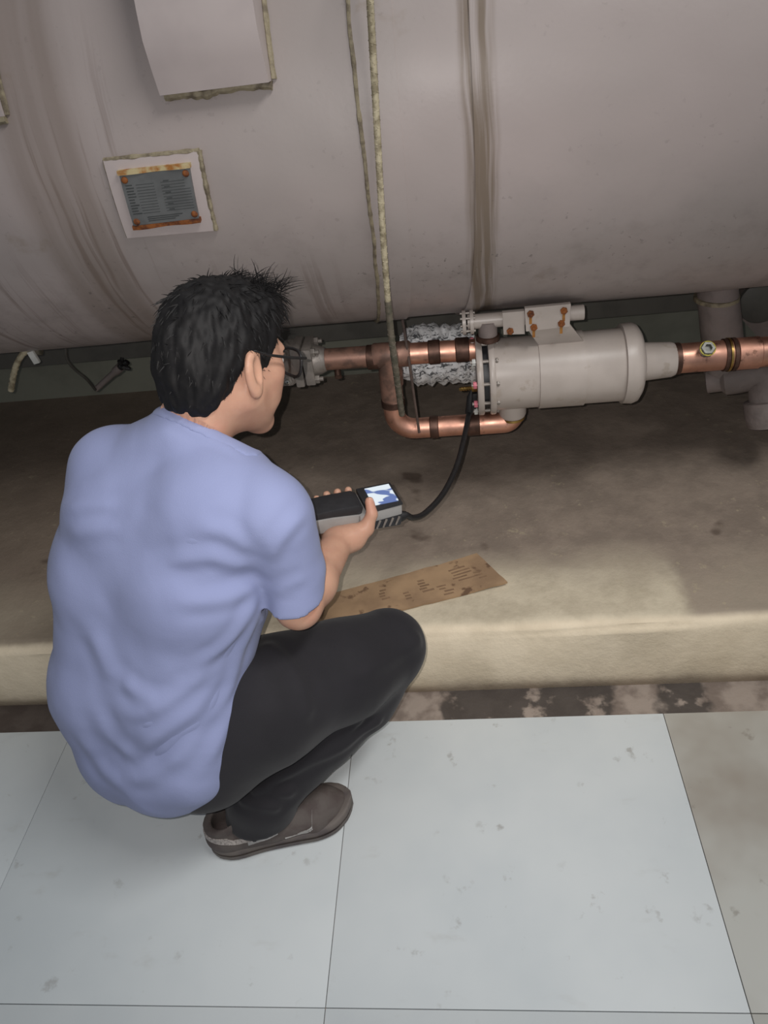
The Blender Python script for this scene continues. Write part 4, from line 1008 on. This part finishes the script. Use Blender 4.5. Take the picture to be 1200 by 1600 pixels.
# --- trousers
tr = SDF((-0.86, 0.62, 0.02), (-0.06, 1.36, 0.62), 0.004)
btk = pxs(288, 1192, 1.39, 72); btl = pxs(232, 1168, 1.45, 68)
tr.cone(btk[0], btl[0], btk[1], btl[1], 0.04)
tr.cone(hipR, hipL, 0.075, 0.07, 0.04)
kr_ = atd(603, 1014, 1.50); th = atd(420, 1090, 1.37)
tr.chain([btk[0]+V((0.02,0.02,0.0)), th, atd(540, 1045, 1.45), kr_], [0.076, 0.106, 0.092, 0.078], 0.05, 0.03)
tr.cone(atd(335, 1192, 1.38), atd(400, 1130, 1.37), 0.070, 0.09, 0.04)
cal = atd(512, 1130, 1.50); cuf = anR+V((0.035, 0.012, 0.045)); cue = anR+V((0.018, 0.006, -0.045))
lr = SDF((-0.86, 0.62, 0.02), (-0.06, 1.36, 0.62), 0.004)
lr.chain([atd(598, 1030, 1.52), atd(560,1085,1.52), cal, cuf, cue], [0.070, 0.073, 0.072, 0.072, 0.075], 0.02, 0.02)
lr.chain([knL, knL.lerp(anL, 0.5), anL], [0.074, 0.07, 0.07], 0.02, 0.02)
tr.chain([hipL, hipL.lerp(knL, 0.5), knL], [0.09, 0.088, 0.076], 0.04, 0.03)
g1, g2 = tr.g, lr.g; k = 0.012; hh = np.clip(0.5+0.5*(g1-g2)/k, 0, 1); tr.g = g1*(1-hh)+g2*hh-k*hh*(1-hh)
trouser_outer = tr.g.copy(); sl, P = tr.sub(tr.lo, tr.lo+tr.n*tr.h)
cp_ = anR+V((0.02, 0.0, -0.022))
tr.g = np.maximum(tr.g, np.minimum(halfspace(cp_, (0.12,-0.10,-1)), -ball(cp_, 0.13)))
tr.g = np.maximum(tr.g, np.minimum(halfspace(anL+V((0,0,-0.02)), (0,0,-1)), -ball(anL, 0.12)))
vs, qs = tr.mesh(2); nn = normals(vs, qs)
bv = BVHTree.FromPolygons([tuple(v) for v in vs], [tuple(f) for f in qs]); add = np.zeros(len(vs))
for px, amp, wd in [([(640,1085),(560,1130),(480,1185),(400,1235)], 0.005, 0.010), ([(590,1130),(540,1165),(470,1200),(420,1225)], 0.005, 0.010), ([(420,1010),(460,1050),(480,1110)], 0.004, 0.014), ([(650,1000),(610,1030),(560,1050)], 0.004, 0.014), ([(500,1230),(450,1240),(400,1235)], 0.005, 0.012), ([(480,1260),(430,1262),(380,1250)], 0.005, 0.010)]:
    L = [on_cloth(*p) for p in px]; L = [p for p in L if p is not None]
    if len(L) < 2: continue
    Lp = A3([tuple(p) for p in spline(L, 26)]); d2 = np.min(((vs[:,None,:]-Lp[None])**2).sum(2), 1) if len(vs)*len(Lp) < 4e6 else np.min(np.stack([((vs-p)**2).sum(1) for p in Lp]), 0)
    dist = np.sqrt(d2); add += amp*(np.exp(-(dist/wd)**2)-0.4*np.exp(-((dist-1.9*wd)/wd)**2))
vs = vs+nn*add[:,None]
for i in range(len(vs)):
    p = V(vs[i]); vs[i] += nn[i]*(0.005*noise.noise(p*8)+0.0015*noise.noise(p*22))
mesh_obj('trousers', vs, qs, M_TROUS, man)

# --- body: kept under the cloth, then linked
def sampler(g, lo, h):
    n = np.array(g.shape)
    def f(p):
        q = (p-lo)/h; ok = ((q >= 0) & (q < n-1.001)).all(1); i = np.clip(np.floor(q).astype(int), 0, n-2); t = q-i; out = 0
        for a in (0, 1):
            for b_ in (0, 1):
                for c_ in (0, 1):
                    w_ = (t[:,0] if a else 1-t[:,0])*(t[:,1] if b_ else 1-t[:,1])*(t[:,2] if c_ else 1-t[:,2]); out = out+w_*g[i[:,0]+a, i[:,1]+b_, i[:,2]+c_]
        return np.where(ok, out, 1.0)
    return f
def tuck(p, f, region, depth):
    for _ in range(5):
        d = f(p); e = 0.004; G = np.stack([f(p+np.eye(3)[k]*e)-f(p-np.eye(3)[k]*e) for k in range(3)], 1)
        G /= np.maximum(np.linalg.norm(G, axis=1), 1e-9)[:,None]
        push = np.where((d < 0.06) & region(p), np.maximum(0, d+depth), 0); p = p-G*push[:,None]
    return p
f_out = sampler(shirt_outer, ts.lo, ts.h); f_cut = sampler(shirt_cut, ts.lo, ts.h)
bvs = tuck(bvs, f_out, lambda p: (f_cut(p) < 0.0) & (((p-A3(elR))@A3((wrR-elR).normalized())) < 0.02), 0.015)
f_tr = sampler(trouser_outer, tr.lo, tr.h)
bvs = tuck(bvs, f_tr, lambda p: (p[:,2] > 0.10) & (f_cut(p) > -0.03) & (p[:,2] < 0.5), 0.010)
body = mesh_obj('body', bvs, bqs, M_SKIN, man)

# --- shoes
def shoe(heel, d, side):
    """heel: floor point under the back of the heel; d: pointing direction; side: +1 = outer side towards -lateral"""
    d = V(d).normalized(); lt = d.cross(Z).normalized()
    def sp_(l, s_, z): return heel+d*l+lt*s_+Z*z
    root = bpy.data.objects.new('shoe', None); COL.objects.link(root); root.parent = man; WL[root.name] = WL['person']
    lo = A3(heel)-0.16; hi = A3(heel+d*0.29)+0.16; lo[2] = -0.01; hi[2] = 0.17
    # outline half widths along the length
    def hw(l):
        u = max(0.0, min(1.0, l/0.300)); e = 0.07*min(1.0, 12*u*(1-u)); return sum(hwi(u+e*k/4) for k in range(-4, 5))/9
    def hwi(u): return np.interp(u, [0, 0.05, 0.15, 0.35, 0.55, 0.75, 0.9, 0.97, 1.0], [0.012, 0.034, 0.045, 0.044, 0.050, 0.058, 0.049, 0.027, 0.006])
    q = MB(); n = 44; rings = []
    for i in range(n+1):
        l = 0.300*i/n; rock = 0.010*max(0, (l-0.2)/0.085)**2
        rings.append((l, hw(l), rock))
    def sole(u, v):
        l, h_, rk = rings[min(n, int(round(u*n)))]; a = 2*math.pi*v
        x = math.copysign(abs(math.cos(a))**0.35, math.cos(a)); y_ = math.copysign(abs(math.sin(a))**0.35, math.sin(a))
        return sp_(l, h_*x*(1.06 if y_ < 0 else 1.0), 0.018+0.0175*y_+rk)
    q.grid(n, 28, sole); q.add([sole(0, k/28) for k in range(28)], [tuple(range(28))]); q.add([sole(1, k/28) for k in range(28)], [tuple(range(28))])
    q.obj('sole', M_SOLE, root)
    u_ = SDF(lo, hi, 0.003)
    u_.chain([sp_(0.035, 0, 0.040), sp_(0.10, 0, 0.040), sp_(0.17, 0, 0.034), sp_(0.235, 0, 0.034), sp_(0.268, 0, 0.031)], [0.036, 0.038, 0.041, 0.041, 0.024], 0.012, 0.012)
    for s_ in (-1, 1): u_.chain([sp_(0.05, s_*0.010, 0.038), sp_(0.13, s_*0.013, 0.036), sp_(0.215, s_*0.022, 0.032), sp_(0.25, s_*0.014, 0.030)], [0.032, 0.032, 0.030, 0.024], 0.012, 0.012)
    u_.chain([sp_(0.03, 0, 0.045), sp_(0.036, 0, 0.086)], [0.034, 0.036], 0.012)
    u_.chain([sp_(0.09, 0, 0.045), sp_(0.085, 0, 0.084)], [0.038, 0.038], 0.012)
    u_.plane(sp_(0, 0, 0.024), (0,0,-1), 0.002)
    u_.plane(sp_(0.035, 0, 0.096), -d*0.25+Z, 0.004)
    u_.chain([sp_(0.038, 0, 0.055), sp_(0.05, 0, 0.12)], [0.024, 0.029], 0.004, None, 'd'); u_.chain([sp_(0.09, 0, 0.055), sp_(0.08, 0, 0.12)], [0.027, 0.031], 0.004, None, 'd')
    v_, f_ = u_.mesh(2); up_ = mesh_obj('upper', v_, f_, M_SHOE, root)
    bvh = BVHTree.FromPolygons([tuple(p) for p in v_], [tuple(p) for p in f_])
    def skin(l, s_, z, off):
        p = sp_(l, s_, z); hit = bvh.find_nearest(p); return hit[0]+hit[1]*off*(1 if (p-hit[0]).dot(hit[1]) >= 0 else 1)
    def band(name, path, wz, mat, off=0.0018):
        q2 = MB()
        def P_(u, v, o):
            fi = u*(len(path)-1); i = min(len(path)-2, int(fi)); t = fi-i; l, s_, z = [path[i][k]*(1-t)+path[i+1][k]*t for k in range(3)]; return skin(l, s_, z+wz*(v-0.5), o)
        q2.grid(24, 4, lambda u, v: P_(u, v, off), lambda u, v: P_(u, v, -0.001)); q2.obj(name, mat, root)
    for sd_ in (1, -1):
        band('collar_band', [(0.0, 0.004*sd_, 0.072), (0.02, 0.05*sd_, 0.070), (0.06, 0.06*sd_, 0.064), (0.10, 0.06*sd_, 0.060)], 0.013, M_MESH)
        band('side_mesh', [(0.075, 0.07*sd_, 0.052), (0.105, 0.07*sd_, 0.055), (0.14, 0.065*sd_, 0.066)], 0.012, M_PALE)
        band('side_stripe', [(0.175, 0.09*sd_, 0.042), (0.205, 0.07*sd_, 0.058), (0.215, 0.03*sd_, 0.075)], 0.006, M_PALE)
        band('side_stripe', [(0.15, 0.09*sd_, 0.036), (0.185, 0.09*sd_, 0.042), (0.205, 0.08*sd_, 0.055)], 0.004, M_PALE)
    q2 = MB()
    for k in range(4):
        l = 0.125+k*0.016; q2.tube([skin(l, s_*0.01, 0.12, 0.002) for s_ in (-2, -1, 0, 1, 2)], 0.0028, 6)
    q2.obj('laces', M_MESH, root)['kind'] = 'stuff'
    return root
shoe(atz(322, 1330, 0.0)+V((0.014, 0.006, 0)), (0.93, 0.30, 0), 1)
shoe(anL+V((-0.03, -0.06, -0.095)), (0.45, 0.89, 0), -1)

# ================================================================== the handheld probe
dev = thing('handheld_leak_detector', 'grey and black handheld instrument with a lit screen and a black flexible probe hose', 'instrument', dv(0, 0, -0.03))
dax = (dL, dU, dW)
q = MB(); q.prism([(-0.105, -0.016), (0.035, -0.020), (0.036, 0.006), (-0.02, 0.012), (-0.105, 0.015)], DC, dax, 0.030, 0.003)
q.prism([(0.03, -0.014), (0.112, -0.008), (0.112, 0.016), (0.056, 0.013), (0.03, 0.006)], DC, dax, 0.036, 0.0035); q.obj('grey_housing', M_SILVER, dev)
q = MB(); q.prism([(-0.108, 0.013), (0.036, 0.003), (0.040, 0.020), (0.030, 0.026), (-0.02, 0.027), (-0.108, 0.024)], DC, dax, 0.0275, 0.003); q.obj('handle_grip', M_BLACKH, dev)
q = MB(); q.prism([(0.044, 0.010), (0.113, 0.0145), (0.113, 0.019), (0.044, 0.020)], DC, dax, 0.0375, 0.0015); bez_ = q.obj('screen_bezel', M_BLACKH, dev)
q = MB(); q.box(dv(0.083, 0, 0.0205), 0.024, 0.029, 0.0012, (dL, dW, dU)); q.obj('screen', M_SCREEN, dev)
q = MB(); q.prism([(0.045, -0.030), (0.110, -0.034), (0.114, -0.008), (0.045, -0.010)], DC, dax, 0.034, 0.004); lowb = q.obj('lower_shell', M_BLACKH, dev)
for k in range(5):
    q = MB(); l = 0.052+k*0.0125; q.tube([dv(l-0.003, 0.0345, -0.029), dv(l+0.004, 0.0352, -0.012)], [0.0018, 0.0024], 6); q.obj('grip_rib', M_CAST, lowb)
hs = dv(0.112, 0.012, -0.029)
q = MB(); q.lathe(hs-dL*0.004, dL, [(0, 0.0115), (0.008, 0.0115), (0.020, 0.0075)], 16); q.obj('hose_gland', M_BLACK, dev)
pe = V((0.012, YV-0.055, ZV-0.075)); pe = aty(733, 645, YV-0.05); pt = aty(737, 607, YV-0.045)
path = spline([hs, hs+dL*0.015, atd(645, 809, 1.487), atd(664, 802, 1.52), atd(692, 772, 1.58), atd(712, 732, 1.65), atd(724, 690, 1.715), pe], 8)
q = MB(); q.tube(path, 0.0062, 12); q.obj('flexible_hose', M_BLACK, dev)
q = MB(); dd = (pt-pe).normalized(); q.lathe(pe-dd*0.004, dd, [(0, 0.006), (0.003, 0.0095), (0.045, 0.009), (0.058, 0.004), (0.07, 0.0035)], 14); tipo = q.obj('probe_tip', M_BLACK, dev)
q = MB(); q.box((pe+pt)*0.5+X*0.009, 0.006, 0.007, 0.02, (X, Y, dd), bev=0.002); q.obj('tip_guard', M_BLACK, tipo)
